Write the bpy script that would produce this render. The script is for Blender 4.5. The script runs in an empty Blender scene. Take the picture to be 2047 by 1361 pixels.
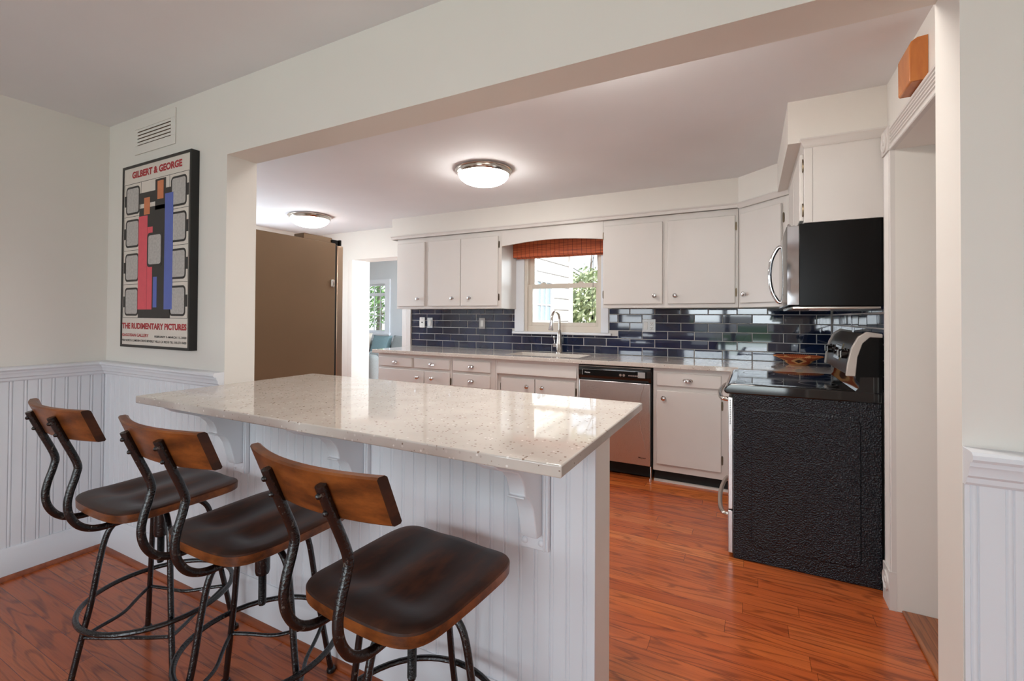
import bpy, bmesh, math, random
from mathutils import Vector, Matrix
random.seed(7)
S = bpy.context.scene
C = S.collection
PI = math.pi

# ------------------------------------------------------------------ camera
def make_camera():
    f, px, py, yaw, pitch, roll = 921.07, 1024.16, 622.43, 0.4790, 0.0118, 0.0056
    W, H = 2047.0, 1361.0
    cy, sy = math.cos(yaw), math.sin(yaw)
    fw = Vector((-sy, cy, 0)); r = Vector((cy, sy, 0)); u = Vector((0, 0, 1))
    cp, sp = math.cos(pitch), math.sin(pitch)
    fw, u = cp * fw + sp * u, cp * u - sp * fw
    c, s = math.cos(roll), math.sin(roll)
    r, u = c * r + s * u, c * u - s * r
    cam = bpy.data.cameras.new('camera')
    cam.sensor_width = 36.0
    cam.lens = f / W * 36.0
    cam.shift_x = (W / 2 - px) / W
    cam.shift_y = (py - H / 2) / W
    cam.clip_start = 0.05
    o = bpy.data.objects.new('camera', cam)
    C.objects.link(o)
    b = -fw
    o.matrix_world = Matrix(((r.x, u.x, b.x, 0.2904), (r.y, u.y, b.y, -1.2295), (r.z, u.z, b.z, 1.2632), (0, 0, 0, 1)))
    S.camera = o
make_camera()

# ------------------------------------------------------------------ world, sun, daylight and fills, exposure
w = bpy.data.worlds.new('sky')
S.world = w
w.use_nodes = True
_n = w.node_tree.nodes
_bg = _n['Background']
_sky = _n.new('ShaderNodeTexSky')
_sky.sky_type = 'HOSEK_WILKIE'
_sky.turbidity = 6.0
_sky.ground_albedo = 0.4
_sky.sun_direction = (0.75, 0.1, 0.65)
_hs = _n.new('ShaderNodeHueSaturation')
_hs.inputs['Saturation'].default_value = 0.35
w.node_tree.links.new(_sky.outputs[0], _hs.inputs['Color'])
w.node_tree.links.new(_hs.outputs[0], _bg.inputs[0])
_bg.inputs[1].default_value = 8.0

def sun(direction, strength, color, angle=3.0):
    l = bpy.data.lights.new('sun', 'SUN')
    l.energy = strength; l.color = color; l.angle = math.radians(angle)
    o = bpy.data.objects.new('sun', l); C.objects.link(o)
    o.rotation_euler = Vector(direction).to_track_quat('-Z', 'Y').to_euler()
sun((-0.72, -0.06, -0.69), 5.0, (1.0, 0.95, 0.88))

def area(name, loc, target, sx, sy, power, color):
    l = bpy.data.lights.new(name, 'AREA')
    l.shape = 'RECTANGLE'; l.size = sx; l.size_y = sy
    l.energy = power; l.color = color
    o = bpy.data.objects.new(name, l); C.objects.link(o)
    o.location = loc
    o.rotation_euler = (Vector(target) - Vector(loc)).to_track_quat('-Z', 'Y').to_euler()
    return o
DAY = (0.86, 0.94, 1.0)
area('patio_daylight', (-0.15, -3.92, 1.62), (-0.15, 0, 1.2), 1.8, 0.8, 34, DAY)
area('side_window_daylight', (-2.2, -3.92, 1.5), (-0.9, 0, 0.9), 0.8, 1.0, 9, DAY)
area('right_window_daylight', (2.12, -2.2, 1.5), (-1.5, -0.6, 1.2), 1.0, 1.1, 2, DAY)
area('sink_window_daylight', (-0.55, 4.05, 1.9), (-1.75, 2.85, 1.25), 0.9, 0.9, 40, DAY)
area('living_room_daylight', (-2.43, 4.55, 1.35), (-6.0, 3.9, 1.2), 0.9, 1.2, 100, DAY)
area('hall_fill', (2.33, 0.8, 0.85), (-1.0, 1.0, 2.3), 0.9, 1.2, 5, DAY)  # added fill in the unseen hall, aimed through the doorway at the kitchen ceiling
area('patio_bounce_fill', (-0.15, -3.92, 0.4), (-0.5, 1.0, 2.35), 1.8, 0.5, 15, DAY)  # added fill aimed up at the ceilings, standing in for ground bounce
area('kitchen_left_fill', (-5.16, 1.6, 1.4), (0.0, 1.6, 2.3), 1.0, 1.1, 32, (0.74, 0.88, 1.0))  # added fill behind an invented window, to brighten the kitchen ceiling

S.view_settings.view_transform = 'Standard'
S.view_settings.look = 'None'
S.view_settings.gamma = 1.0
S.view_settings.exposure = 0.46
S.view_settings.use_curve_mapping = False
S.cycles.use_denoising = True
S.cycles.max_bounces = 10
S.cycles.diffuse_bounces = 6
S.cycles.sample_clamp_indirect = 6.0

# ------------------------------------------------------------------ dimensions
XL, OL, OR_, T = -2.877, -1.787, 0.662, 0.139
H1, H2, HH = 2.3056, 2.3464, 1.9816
D, RW = 3.071, 0.847
ZP, PR, PA, PB = 0.956, -0.0595, -0.332, 0.467
ZC = 0.914
YU = 2.718
KL = -5.0
YF = -3.8
XR = 2.0

# ------------------------------------------------------------------ materials
def srgb(r, g, b):
    def f(c):
        c /= 255.0
        return c / 12.92 if c <= 0.04045 else ((c + 0.055) / 1.055) ** 2.4
    return (f(r), f(g), f(b), 1.0)

def newmat(name):
    m = bpy.data.materials.new(name)
    m.use_nodes = True
    nt = m.node_tree
    return m, nt, nt.nodes['Principled BSDF']

def node(nt, t, **kw):
    n = nt.nodes.new(t)
    for k, v in kw.items():
        setattr(n, k, v)
    return n

def setin(n, **kw):
    for k, v in kw.items():
        n.inputs[k.replace('_', ' ')].default_value = v

def coords(nt, scale=(1, 1, 1), kind='Object'):
    tc = node(nt, 'ShaderNodeTexCoord')
    mp = node(nt, 'ShaderNodeMapping')
    mp.inputs['Scale'].default_value = scale
    nt.links.new(tc.outputs[kind], mp.inputs[0])
    return mp.outputs[0]

def noise(nt, vec, scale, detail=3, rough=0.5):
    n = node(nt, 'ShaderNodeTexNoise')
    nt.links.new(vec, n.inputs['Vector'])
    n.inputs['Scale'].default_value = scale
    n.inputs['Detail'].default_value = detail
    n.inputs['Roughness'].default_value = rough
    return n.outputs[0]

def ramp(nt, fac, stops):
    r = node(nt, 'ShaderNodeValToRGB')
    e = r.color_ramp.elements
    while len(e) < len(stops):
        e.new(0.5)
    for el, (p, c) in zip(e, stops):
        el.position = p
        el.color = c
    nt.links.new(fac, r.inputs[0])
    return r.outputs[0]

def bump(nt, bsdf, height, strength, dist=0.002):
    b = node(nt, 'ShaderNodeBump')
    b.inputs['Strength'].default_value = strength
    b.inputs['Distance'].default_value = dist
    nt.links.new(height, b.inputs['Height'])
    nt.links.new(b.outputs[0], bsdf.inputs['Normal'])

def math_(nt, op, a, b=None):
    n = node(nt, 'ShaderNodeMath', operation=op)
    for i, v in enumerate((a, b)):
        if v is None:
            continue
        if isinstance(v, (int, float)):
            n.inputs[i].default_value = v
        else:
            nt.links.new(v, n.inputs[i])
    return n.outputs[0]

def mixc(nt, fac, a, b, mode='MIX'):
    n = node(nt, 'ShaderNodeMix', data_type='RGBA', blend_type=mode)
    for i, v in ((0, fac), (6, a), (7, b)):
        if isinstance(v, (int, float)):
            n.inputs[i].default_value = v
        elif isinstance(v, tuple):
            n.inputs[i].default_value = v
        else:
            nt.links.new(v, n.inputs[i])
    return n.outputs[2]

def paint(name, col, rough=0.5, bs=0.08, spec=0.4):
    m, nt, b = newmat(name)
    v = coords(nt)
    n1 = noise(nt, v, 2.2, 3)
    c2 = tuple(min(1, x * 0.965) for x in col[:3]) + (1,)
    nt.links.new(ramp(nt, n1, [(0.3, c2), (0.7, col)]), b.inputs['Base Color'])
    b.inputs['Roughness'].default_value = rough
    b.inputs['Specular IOR Level'].default_value = spec
    bump(nt, b, noise(nt, v, 260, 2), bs, 0.001)
    return m

def simple(name, col, rough=0.5, metal=0.0, spec=0.5, coat=0.0, var=0.06, sc=30):
    m, nt, b = newmat(name)
    v = coords(nt)
    n1 = noise(nt, v, sc, 3)
    c2 = tuple(x * (1 - var) for x in col[:3]) + (1,)
    nt.links.new(ramp(nt, n1, [(0.35, c2), (0.65, col)]), b.inputs['Base Color'])
    b.inputs['Roughness'].default_value = rough
    b.inputs['Metallic'].default_value = metal
    b.inputs['Specular IOR Level'].default_value = spec
    b.inputs['Coat Weight'].default_value = coat
    b.inputs['Coat Roughness'].default_value = 0.05
    return m

def emit(name, col, strength):
    m, nt, b = newmat(name)
    b.inputs['Base Color'].default_value = col
    b.inputs['Emission Color'].default_value = col
    b.inputs['Emission Strength'].default_value = strength
    b.inputs['Roughness'].default_value = 0.2
    return m

def oak_floor():
    m, nt, b = newmat('oak_floor')
    tc = node(nt, 'ShaderNodeTexCoord')
    sp = node(nt, 'ShaderNodeSeparateXYZ')
    nt.links.new(tc.outputs['Object'], sp.inputs[0])
    x, y = sp.outputs[0], sp.outputs[1]
    PW, PL = 0.0826, 1.15
    yr = math_(nt, 'DIVIDE', y, PW)
    row = math_(nt, 'FLOOR', yr)
    wn = node(nt, 'ShaderNodeTexWhiteNoise', noise_dimensions='1D')
    nt.links.new(row, wn.inputs['W'])
    xs = math_(nt, 'ADD', math_(nt, 'DIVIDE', x, PL), math_(nt, 'MULTIPLY', wn.outputs[0], 7.0))
    pl = math_(nt, 'FLOOR', xs)
    cb = node(nt, 'ShaderNodeCombineXYZ')
    nt.links.new(row, cb.inputs[0]); nt.links.new(pl, cb.inputs[1])
    wn2 = node(nt, 'ShaderNodeTexWhiteNoise', noise_dimensions='2D')
    nt.links.new(cb.outputs[0], wn2.inputs['Vector'])
    idv = wn2.outputs[0]
    # grain vector, shifted per plank
    gx = math_(nt, 'ADD', math_(nt, 'MULTIPLY', x, 1.0), math_(nt, 'MULTIPLY', idv, 37.0))
    gz = math_(nt, 'MULTIPLY', idv, 91.0)
    g = node(nt, 'ShaderNodeCombineXYZ')
    nt.links.new(gx, g.inputs[0]); nt.links.new(math_(nt, 'MULTIPLY', y, 9.0), g.inputs[1]); nt.links.new(gz, g.inputs[2])
    n1 = noise(nt, g.outputs[0], 1.1, 2, 0.4)
    rings = math_(nt, 'SINE', math_(nt, 'MULTIPLY', n1, 62.0))
    g2 = node(nt, 'ShaderNodeCombineXYZ')
    nt.links.new(math_(nt, 'MULTIPLY', gx, 7.0), g2.inputs[0]); nt.links.new(math_(nt, 'MULTIPLY', y, 260.0), g2.inputs[1]); nt.links.new(gz, g2.inputs[2])
    pores = noise(nt, g2.outputs[0], 1.0, 3, 0.6)
    g3 = node(nt, 'ShaderNodeCombineXYZ')
    nt.links.new(math_(nt, 'MULTIPLY', gx, 1.2), g3.inputs[0]); nt.links.new(math_(nt, 'MULTIPLY', y, 14.0), g3.inputs[1]); nt.links.new(gz, g3.inputs[2])
    blot = noise(nt, g3.outputs[0], 1.6, 3, 0.55)
    base = ramp(nt, idv, [(0.0, srgb(172, 82, 38)), (0.35, srgb(192, 98, 44)), (0.7, srgb(180, 86, 38)), (1.0, srgb(208, 118, 58))])
    base = mixc(nt, ramp(nt, blot, [(0.42, (0, 0, 0, 1)), (0.75, (0.6, 0.6, 0.6, 1))]), base, srgb(140, 66, 34))
    rm = math_(nt, 'MULTIPLY', ramp(nt, rings, [(0.5, (0, 0, 0, 1)), (1.0, (1, 1, 1, 1))]), ramp(nt, pores, [(0.32, (0.45, 0.45, 0.45, 1)), (0.6, (1, 1, 1, 1))]))
    base = mixc(nt, math_(nt, 'MULTIPLY', rm, 0.62), base, srgb(92, 40, 20))
    base = mixc(nt, ramp(nt, pores, [(0.5, (0, 0, 0, 1)), (0.72, (0.35, 0.35, 0.35, 1))]), base, srgb(96, 44, 24))
    fy = math_(nt, 'FRACT', yr); fx = math_(nt, 'FRACT', xs)
    ey = math_(nt, 'MINIMUM', fy, math_(nt, 'SUBTRACT', 1.0, fy))
    ex = math_(nt, 'MULTIPLY', math_(nt, 'MINIMUM', fx, math_(nt, 'SUBTRACT', 1.0, fx)), PL / PW)
    edge = math_(nt, 'LESS_THAN', math_(nt, 'MINIMUM', ey, ex), 0.011)
    base = mixc(nt, math_(nt, 'MULTIPLY', edge, 0.7), base, srgb(48, 20, 10))
    nt.links.new(base, b.inputs['Base Color'])
    b.inputs['Roughness'].default_value = 0.26
    b.inputs['Coat Weight'].default_value = 0.25
    b.inputs['Coat Roughness'].default_value = 0.14
    bump(nt, b, math_(nt, 'SUBTRACT', math_(nt, 'MULTIPLY', pores, 0.2), edge), 0.25, 0.0015)
    return m

def wood(name, stops, stretch=(2, 30, 30), sc=1.0, rough=0.35, coat=0.2, ringk=26, rings=0.35, dark=None):
    m, nt, b = newmat(name)
    v = coords(nt, stretch)
    n1 = noise(nt, v, sc, 4, 0.6)
    base = ramp(nt, n1, stops)
    v2 = coords(nt, (stretch[0] * 0.6, stretch[1] * 0.35, stretch[2] * 0.35))
    n2 = noise(nt, v2, sc, 1.5, 0.4)
    rg = math_(nt, 'SINE', math_(nt, 'MULTIPLY', n2, float(ringk)))
    base = mixc(nt, math_(nt, 'MULTIPLY', ramp(nt, rg, [(0.4, (0, 0, 0, 1)), (1.0, (1, 1, 1, 1))]), rings), base, dark or stops[0][1])
    nt.links.new(base, b.inputs['Base Color'])
    b.inputs['Roughness'].default_value = rough
    b.inputs['Coat Weight'].default_value = coat
    b.inputs['Coat Roughness'].default_value = 0.2
    bump(nt, b, n1, 0.08, 0.002)
    return m

def seat_wood():
    m, nt, b = newmat('dark_stool_wood')
    v = coords(nt, (6, 2.2, 6))
    n1 = noise(nt, v, 2.2, 4, 0.6)
    v2 = coords(nt, (60, 5, 30))
    n2 = noise(nt, v2, 1.0, 3, 0.6)
    base = ramp(nt, n1, [(0.3, srgb(34, 19, 13)), (0.5, srgb(58, 31, 19)), (0.72, srgb(104, 56, 28))])
    base = mixc(nt, math_(nt, 'MULTIPLY', n2, 0.35), base, srgb(30, 18, 13))
    nt.links.new(base, b.inputs['Base Color'])
    nt.links.new(ramp(nt, n1, [(0.3, (0.34, 0.34, 0.34, 1)), (0.7, (0.44, 0.44, 0.44, 1))]), b.inputs['Roughness'])
    b.inputs['Specular IOR Level'].default_value = 0.32
    bump(nt, b, n2, 0.06, 0.001)
    return m

def back_wood():
    m, nt, b = newmat('worn_backrest_wood')
    v = coords(nt, (5, 9, 14))
    n1 = noise(nt, v, 1.6, 5, 0.65)
    v2 = coords(nt, (10, 40, 90))
    n2 = noise(nt, v2, 1.0, 3, 0.6)
    base = ramp(nt, n1, [(0.3, srgb(58, 30, 14)), (0.48, srgb(118, 64, 26)), (0.7, srgb(160, 92, 40))])
    base = mixc(nt, math_(nt, 'MULTIPLY', n2, 0.35), base, srgb(62, 32, 14))
    nt.links.new(base, b.inputs['Base Color'])
    b.inputs['Roughness'].default_value = 0.36
    bump(nt, b, n2, 0.06, 0.001)
    return m

def quartz():
    m, nt, b = newmat('speckled_quartz')
    v = coords(nt, (1, 1, 1))
    base = ramp(nt, noise(nt, v, 9, 3), [(0.3, srgb(196, 188, 179)), (0.7, srgb(208, 201, 193))])
    vo = node(nt, 'ShaderNodeTexVoronoi')
    nt.links.new(v, vo.inputs['Vector']); vo.inputs['Scale'].default_value = 105
    sel = node(nt, 'ShaderNodeSeparateXYZ'); nt.links.new(vo.outputs['Color'], sel.inputs[0])
    spot = math_(nt, 'MULTIPLY', math_(nt, 'LESS_THAN', vo.outputs['Distance'], 0.34), math_(nt, 'GREATER_THAN', sel.outputs[0], 0.72))
    col = ramp(nt, sel.outputs[1], [(0.0, srgb(120, 96, 78)), (0.55, srgb(165, 150, 138)), (1.0, srgb(246, 243, 238))])
    base = mixc(nt, math_(nt, 'MULTIPLY', spot, 0.9), base, col)
    nt.links.new(base, b.inputs['Base Color'])
    b.inputs['Roughness'].default_value = 0.045
    b.inputs['Specular IOR Level'].default_value = 0.55
    return m

def tile_mat():
    m, nt, b = newmat('navy_glass_tile')
    v = coords(nt)
    nt.links.new(ramp(nt, noise(nt, v, 3.0, 2), [(0.35, srgb(20, 30, 52)), (0.65, srgb(31, 44, 74))]), b.inputs['Base Color'])
    b.inputs['Roughness'].default_value = 0.05
    b.inputs['Specular IOR Level'].default_value = 0.65
    b.inputs['Coat Weight'].default_value = 0.5
    b.inputs['Coat Roughness'].default_value = 0.02
    return m

def metal(name, col, rough, brushed=None, spec=0.5):
    m, nt, b = newmat(name)
    b.inputs['Base Color'].default_value = col
    b.inputs['Metallic'].default_value = 1.0
    v = coords(nt, brushed or (1, 1, 1))
    n = noise(nt, v, 40 if brushed else 8, 2)
    r0 = max(0.02, rough - 0.05)
    nt.links.new(ramp(nt, n, [(0.3, (r0, r0, r0, 1)), (0.7, (rough + 0.05,) * 3 + (1,))]), b.inputs['Roughness'])
    return m

def black_iron():
    m, nt, b = newmat('worn_black_iron')
    v = coords(nt)
    n = noise(nt, v, 70, 4, 0.7)
    nt.links.new(ramp(nt, n, [(0.0, srgb(8, 8, 10)), (0.62, srgb(14, 14, 16)), (0.74, srgb(104, 98, 90))]), b.inputs['Base Color'])
    b.inputs['Roughness'].default_value = 0.24
    b.inputs['Specular IOR Level'].default_value = 0.7
    bump(nt, b, noise(nt, v, 160, 3), 0.5, 0.003)
    return m

def black_textured():
    m, nt, b = newmat('black_orange_peel_enamel')
    v = coords(nt)
    b.inputs['Base Color'].default_value = srgb(9, 12, 21)
    b.inputs['Roughness'].default_value = 0.17
    b.inputs['Specular IOR Level'].default_value = 0.45
    vo = node(nt, 'ShaderNodeTexVoronoi')
    nt.links.new(v, vo.inputs['Vector']); vo.inputs['Scale'].default_value = 150
    h = math_(nt, 'ADD', vo.outputs['Distance'], noise(nt, v, 110, 3, 0.75))
    bump(nt, b, h, 1.0, 0.0024)
    return m

def glass():
    m = bpy.data.materials.new('window_glass')
    m.use_nodes = True
    nt = m.node_tree
    nt.nodes.remove(nt.nodes['Principled BSDF'])
    out = nt.nodes['Material Output']
    tr = node(nt, 'ShaderNodeBsdfTransparent'); tr.inputs[0].default_value = (0.96, 0.97, 0.97, 1)
    gl = node(nt, 'ShaderNodeBsdfGlossy'); gl.inputs['Roughness'].default_value = 0.02
    fr = node(nt, 'ShaderNodeFresnel'); fr.inputs[0].default_value = 1.35
    mx = node(nt, 'ShaderNodeMixShader')
    nt.links.new(fr.outputs[0], mx.inputs[0]); nt.links.new(tr.outputs[0], mx.inputs[1]); nt.links.new(gl.outputs[0], mx.inputs[2])
    nt.links.new(mx.outputs[0], out.inputs[0])
    return m

def bamboo():
    m, nt, b = newmat('woven_bamboo')
    v = coords(nt, (3, 60, 260))
    n1 = noise(nt, v, 1.0, 3, 0.6)
    base = ramp(nt, n1, [(0.3, srgb(112, 44, 24)), (0.5, srgb(184, 84, 44)), (0.7, srgb(222, 124, 72))])
    tc = node(nt, 'ShaderNodeTexCoord'); sp = node(nt, 'ShaderNodeSeparateXYZ'); nt.links.new(tc.outputs['Object'], sp.inputs[0])
    st = math_(nt, 'LESS_THAN', math_(nt, 'FRACT', math_(nt, 'DIVIDE', sp.outputs[0], 0.046)), 0.09)
    base = mixc(nt, math_(nt, 'MULTIPLY', st, 0.8), base, srgb(60, 24, 14))
    nt.links.new(base, b.inputs['Base Color'])
    b.inputs['Roughness'].default_value = 0.6
    bump(nt, b, n1, 0.5, 0.003)
    return m

def basket_mat():
    m, nt, b = newmat('coiled_basket_fibre')
    tc = node(nt, 'ShaderNodeTexCoord'); sp = node(nt, 'ShaderNodeSeparateXYZ'); nt.links.new(tc.outputs['Object'], sp.inputs[0])
    ang = math_(nt, 'ARCTAN2', sp.outputs[1], sp.outputs[0])
    k = math_(nt, 'PINGPONG', math_(nt, 'ADD', math_(nt, 'MULTIPLY', ang, 5 / (2 * PI)), 10.27), 0.5)
    z = sp.outputs[2]
    dz = math_(nt, 'MULTIPLY', math_(nt, 'ABSOLUTE', math_(nt, 'SUBTRACT', z, 0.034)), 14.0)
    s = math_(nt, 'ADD', k, dz)
    col = ramp(nt, s, [(0.0, srgb(70, 34, 24)), (0.2, srgb(70, 34, 24)), (0.22, srgb(226, 176, 116)), (0.40, srgb(226, 176, 116)), (0.42, srgb(172, 78, 36))])
    col = mixc(nt, math_(nt, 'LESS_THAN', z, 0.012), col, srgb(200, 138, 78))
    coil = math_(nt, 'FRACT', math_(nt, 'MULTIPLY', z, 150.0))
    nt.links.new(col, b.inputs['Base Color'])
    b.inputs['Roughness'].default_value = 0.7
    bump(nt, b, coil, 0.4, 0.003)
    return m

def leafy(name, a, c):
    m, nt, b = newmat(name)
    v = coords(nt)
    nt.links.new(ramp(nt, noise(nt, v, 6, 3), [(0.3, a), (0.7, c)]), b.inputs['Base Color'])
    b.inputs['Roughness'].default_value = 0.7
    return m

def siding():
    m, nt, b = newmat('white_siding')
    tc = node(nt, 'ShaderNodeTexCoord'); sp = node(nt, 'ShaderNodeSeparateXYZ'); nt.links.new(tc.outputs['Object'], sp.inputs[0])
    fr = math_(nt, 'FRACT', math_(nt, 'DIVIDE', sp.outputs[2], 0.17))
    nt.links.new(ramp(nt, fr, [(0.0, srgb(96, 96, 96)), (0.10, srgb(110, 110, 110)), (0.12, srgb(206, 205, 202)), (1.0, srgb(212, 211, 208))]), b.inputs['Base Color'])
    b.inputs['Roughness'].default_value = 0.6
    bump(nt, b, fr, 0.6, 0.01)
    return m

def print_paper():
    return simple('poster_paper', srgb(216, 208, 198), 0.25, var=0.02, coat=0.3)

M = {}
M['wall'] = paint('warm_white_wall', srgb(224, 220, 213))
M['jamb'] = M['wall']
M['ceil'] = paint('flat_ceiling_paint', srgb(230, 232, 234), 0.8)
M['trim'] = paint('white_trim_enamel', srgb(222, 225, 230), 0.32, 0.02)
M['cab'] = paint('white_cabinet_enamel', srgb(212, 207, 202), 0.34, 0.03)
M['far'] = paint('pale_grey_wall', srgb(206, 210, 214))
M['floor'] = oak_floor()
M['shoe'] = wood('oak_moulding', [(0.3, srgb(120, 58, 32)), (0.7, srgb(160, 86, 50))], (4, 40, 40))
M['thresh'] = wood('oak_threshold', [(0.3, srgb(112, 62, 36)), (0.7, srgb(170, 104, 62))], (40, 2.5, 40), 1.0, ringk=40, rings=0.6, dark=srgb(66, 34, 20))
M['chime'] = wood('golden_oak_veneer', [(0.3, srgb(170, 96, 40)), (0.7, srgb(204, 128, 60))], (14, 14, 5), 1.0, rough=0.4, ringk=40, rings=0.35, dark=srgb(160, 86, 34))
M['seat'] = seat_wood()
M['edge'] = back_wood()
M['iron'] = black_iron()
M['quartz'] = quartz()
M['tile'] = tile_mat()
M['grout'] = simple('pale_grout', srgb(196, 194, 190), 0.8)
M['steel'] = metal('brushed_steel', srgb(205, 202, 200), 0.3, (3, 3, 160))
M['steelh'] = metal('satin_nickel', srgb(200, 192, 184), 0.22)
M['steeld'] = metal('dark_brushed_steel', srgb(96, 93, 90), 0.3, (3, 160, 3))
M['chrome'] = metal('polished_chrome', srgb(220, 220, 222), 0.07)
M['bronze'] = metal('aged_brass', srgb(96, 84, 68), 0.4)
M['blackgl'] = simple('gloss_black', srgb(10, 10, 12), 0.06, spec=0.6, coat=0.5, var=0.02)
M['blacksat'] = simple('satin_black', srgb(10, 9, 9), 0.25, spec=0.22, var=0.05)
M['blackmat'] = simple('matte_black', srgb(12, 12, 12), 0.7)
M['peel'] = black_textured()
M['fridge'] = simple('bronze_grey_enamel', srgb(122, 98, 74), 0.42, 0.35, var=0.04, sc=4)
M['fridged'] = metal('warm_stainless', srgb(196, 172, 150), 0.32, (60, 60, 2))
M['plastic'] = simple('white_plastic', srgb(232, 230, 226), 0.3)
M['plateg'] = simple('grey_steel_plate', srgb(176, 174, 172), 0.3, 0.5)
M['frame'] = simple('black_picture_frame', srgb(20, 19, 18), 0.3)
M['paper'] = print_paper()
M['ink_red'] = simple('red_ink', srgb(172, 34, 44), 0.4)
M['ink_black'] = simple('black_ink', srgb(40, 38, 37), 0.4)
M['ink_pink'] = simple('coral_ink', srgb(222, 82, 96), 0.4)
M['ink_blue'] = simple('blue_ink', srgb(86, 104, 180), 0.4)
M['ink_grey'] = simple('grey_ink', srgb(184, 180, 176), 0.4, var=0.2, sc=90)
M['ink_tan'] = simple('orange_ink', srgb(206, 122, 78), 0.4)
M['ink_white'] = simple('white_lettering', srgb(225, 225, 225), 0.4)
M['dome'] = emit('opal_glass_lit', (1.0, 0.95, 0.90, 1), 32.0)
M['dome3'] = emit('soft_opal_glass_lit', (1.0, 0.95, 0.90, 1), 17.0)
M['added_dome'] = emit('added_lamp_glass_lit', (1.0, 0.95, 0.90, 1), 42.0)  # glow of the added, hidden lamp only
M['glass'] = glass()
M['vinyl'] = paint('cream_vinyl', srgb(214, 206, 194), 0.4, 0.02)
M['bamboo'] = bamboo()
M['basket'] = basket_mat()
M['sofa'] = simple('grey_sofa_fabric', srgb(142, 148, 148), 0.9, var=0.15, sc=120)
M['teal'] = simple('teal_cushion_fabric', srgb(120, 146, 152), 0.9, var=0.15, sc=120)
M['throw'] = simple('pale_blue_throw', srgb(172, 204, 220), 0.9, var=0.2, sc=60)
M['cushion'] = simple('patterned_white_cushion', srgb(228, 220, 206), 0.9, var=0.16, sc=14)
M['grass'] = leafy('lawn', srgb(74, 108, 48), srgb(100, 136, 70))
M['leaf'] = leafy('light_foliage', srgb(96, 132, 72), srgb(160, 186, 128))
M['leafp'] = leafy('pale_shrub_leaves', srgb(150, 166, 124), srgb(204, 212, 178))
M['leafd'] = leafy('spring_foliage', srgb(80, 128, 60), srgb(140, 180, 110))
M['bark'] = simple('grey_bark', srgb(128, 116, 108), 0.9, var=0.3)
M['siding'] = siding()
M['roof'] = simple('grey_shingle', srgb(150, 148, 146), 0.9)
M['darkglass'] = simple('dim_pane', srgb(120, 140, 150), 0.1, spec=0.7)
M['sinkw'] = simple('white_sink_enamel', srgb(236, 234, 230), 0.15, coat=0.4)
M['capgrey'] = simple('warm_grey_console_cap', srgb(176, 168, 160), 0.35, var=0.03)
M['display'] = simple('display_glass', srgb(40, 26, 22), 0.08, spec=0.6)

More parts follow.
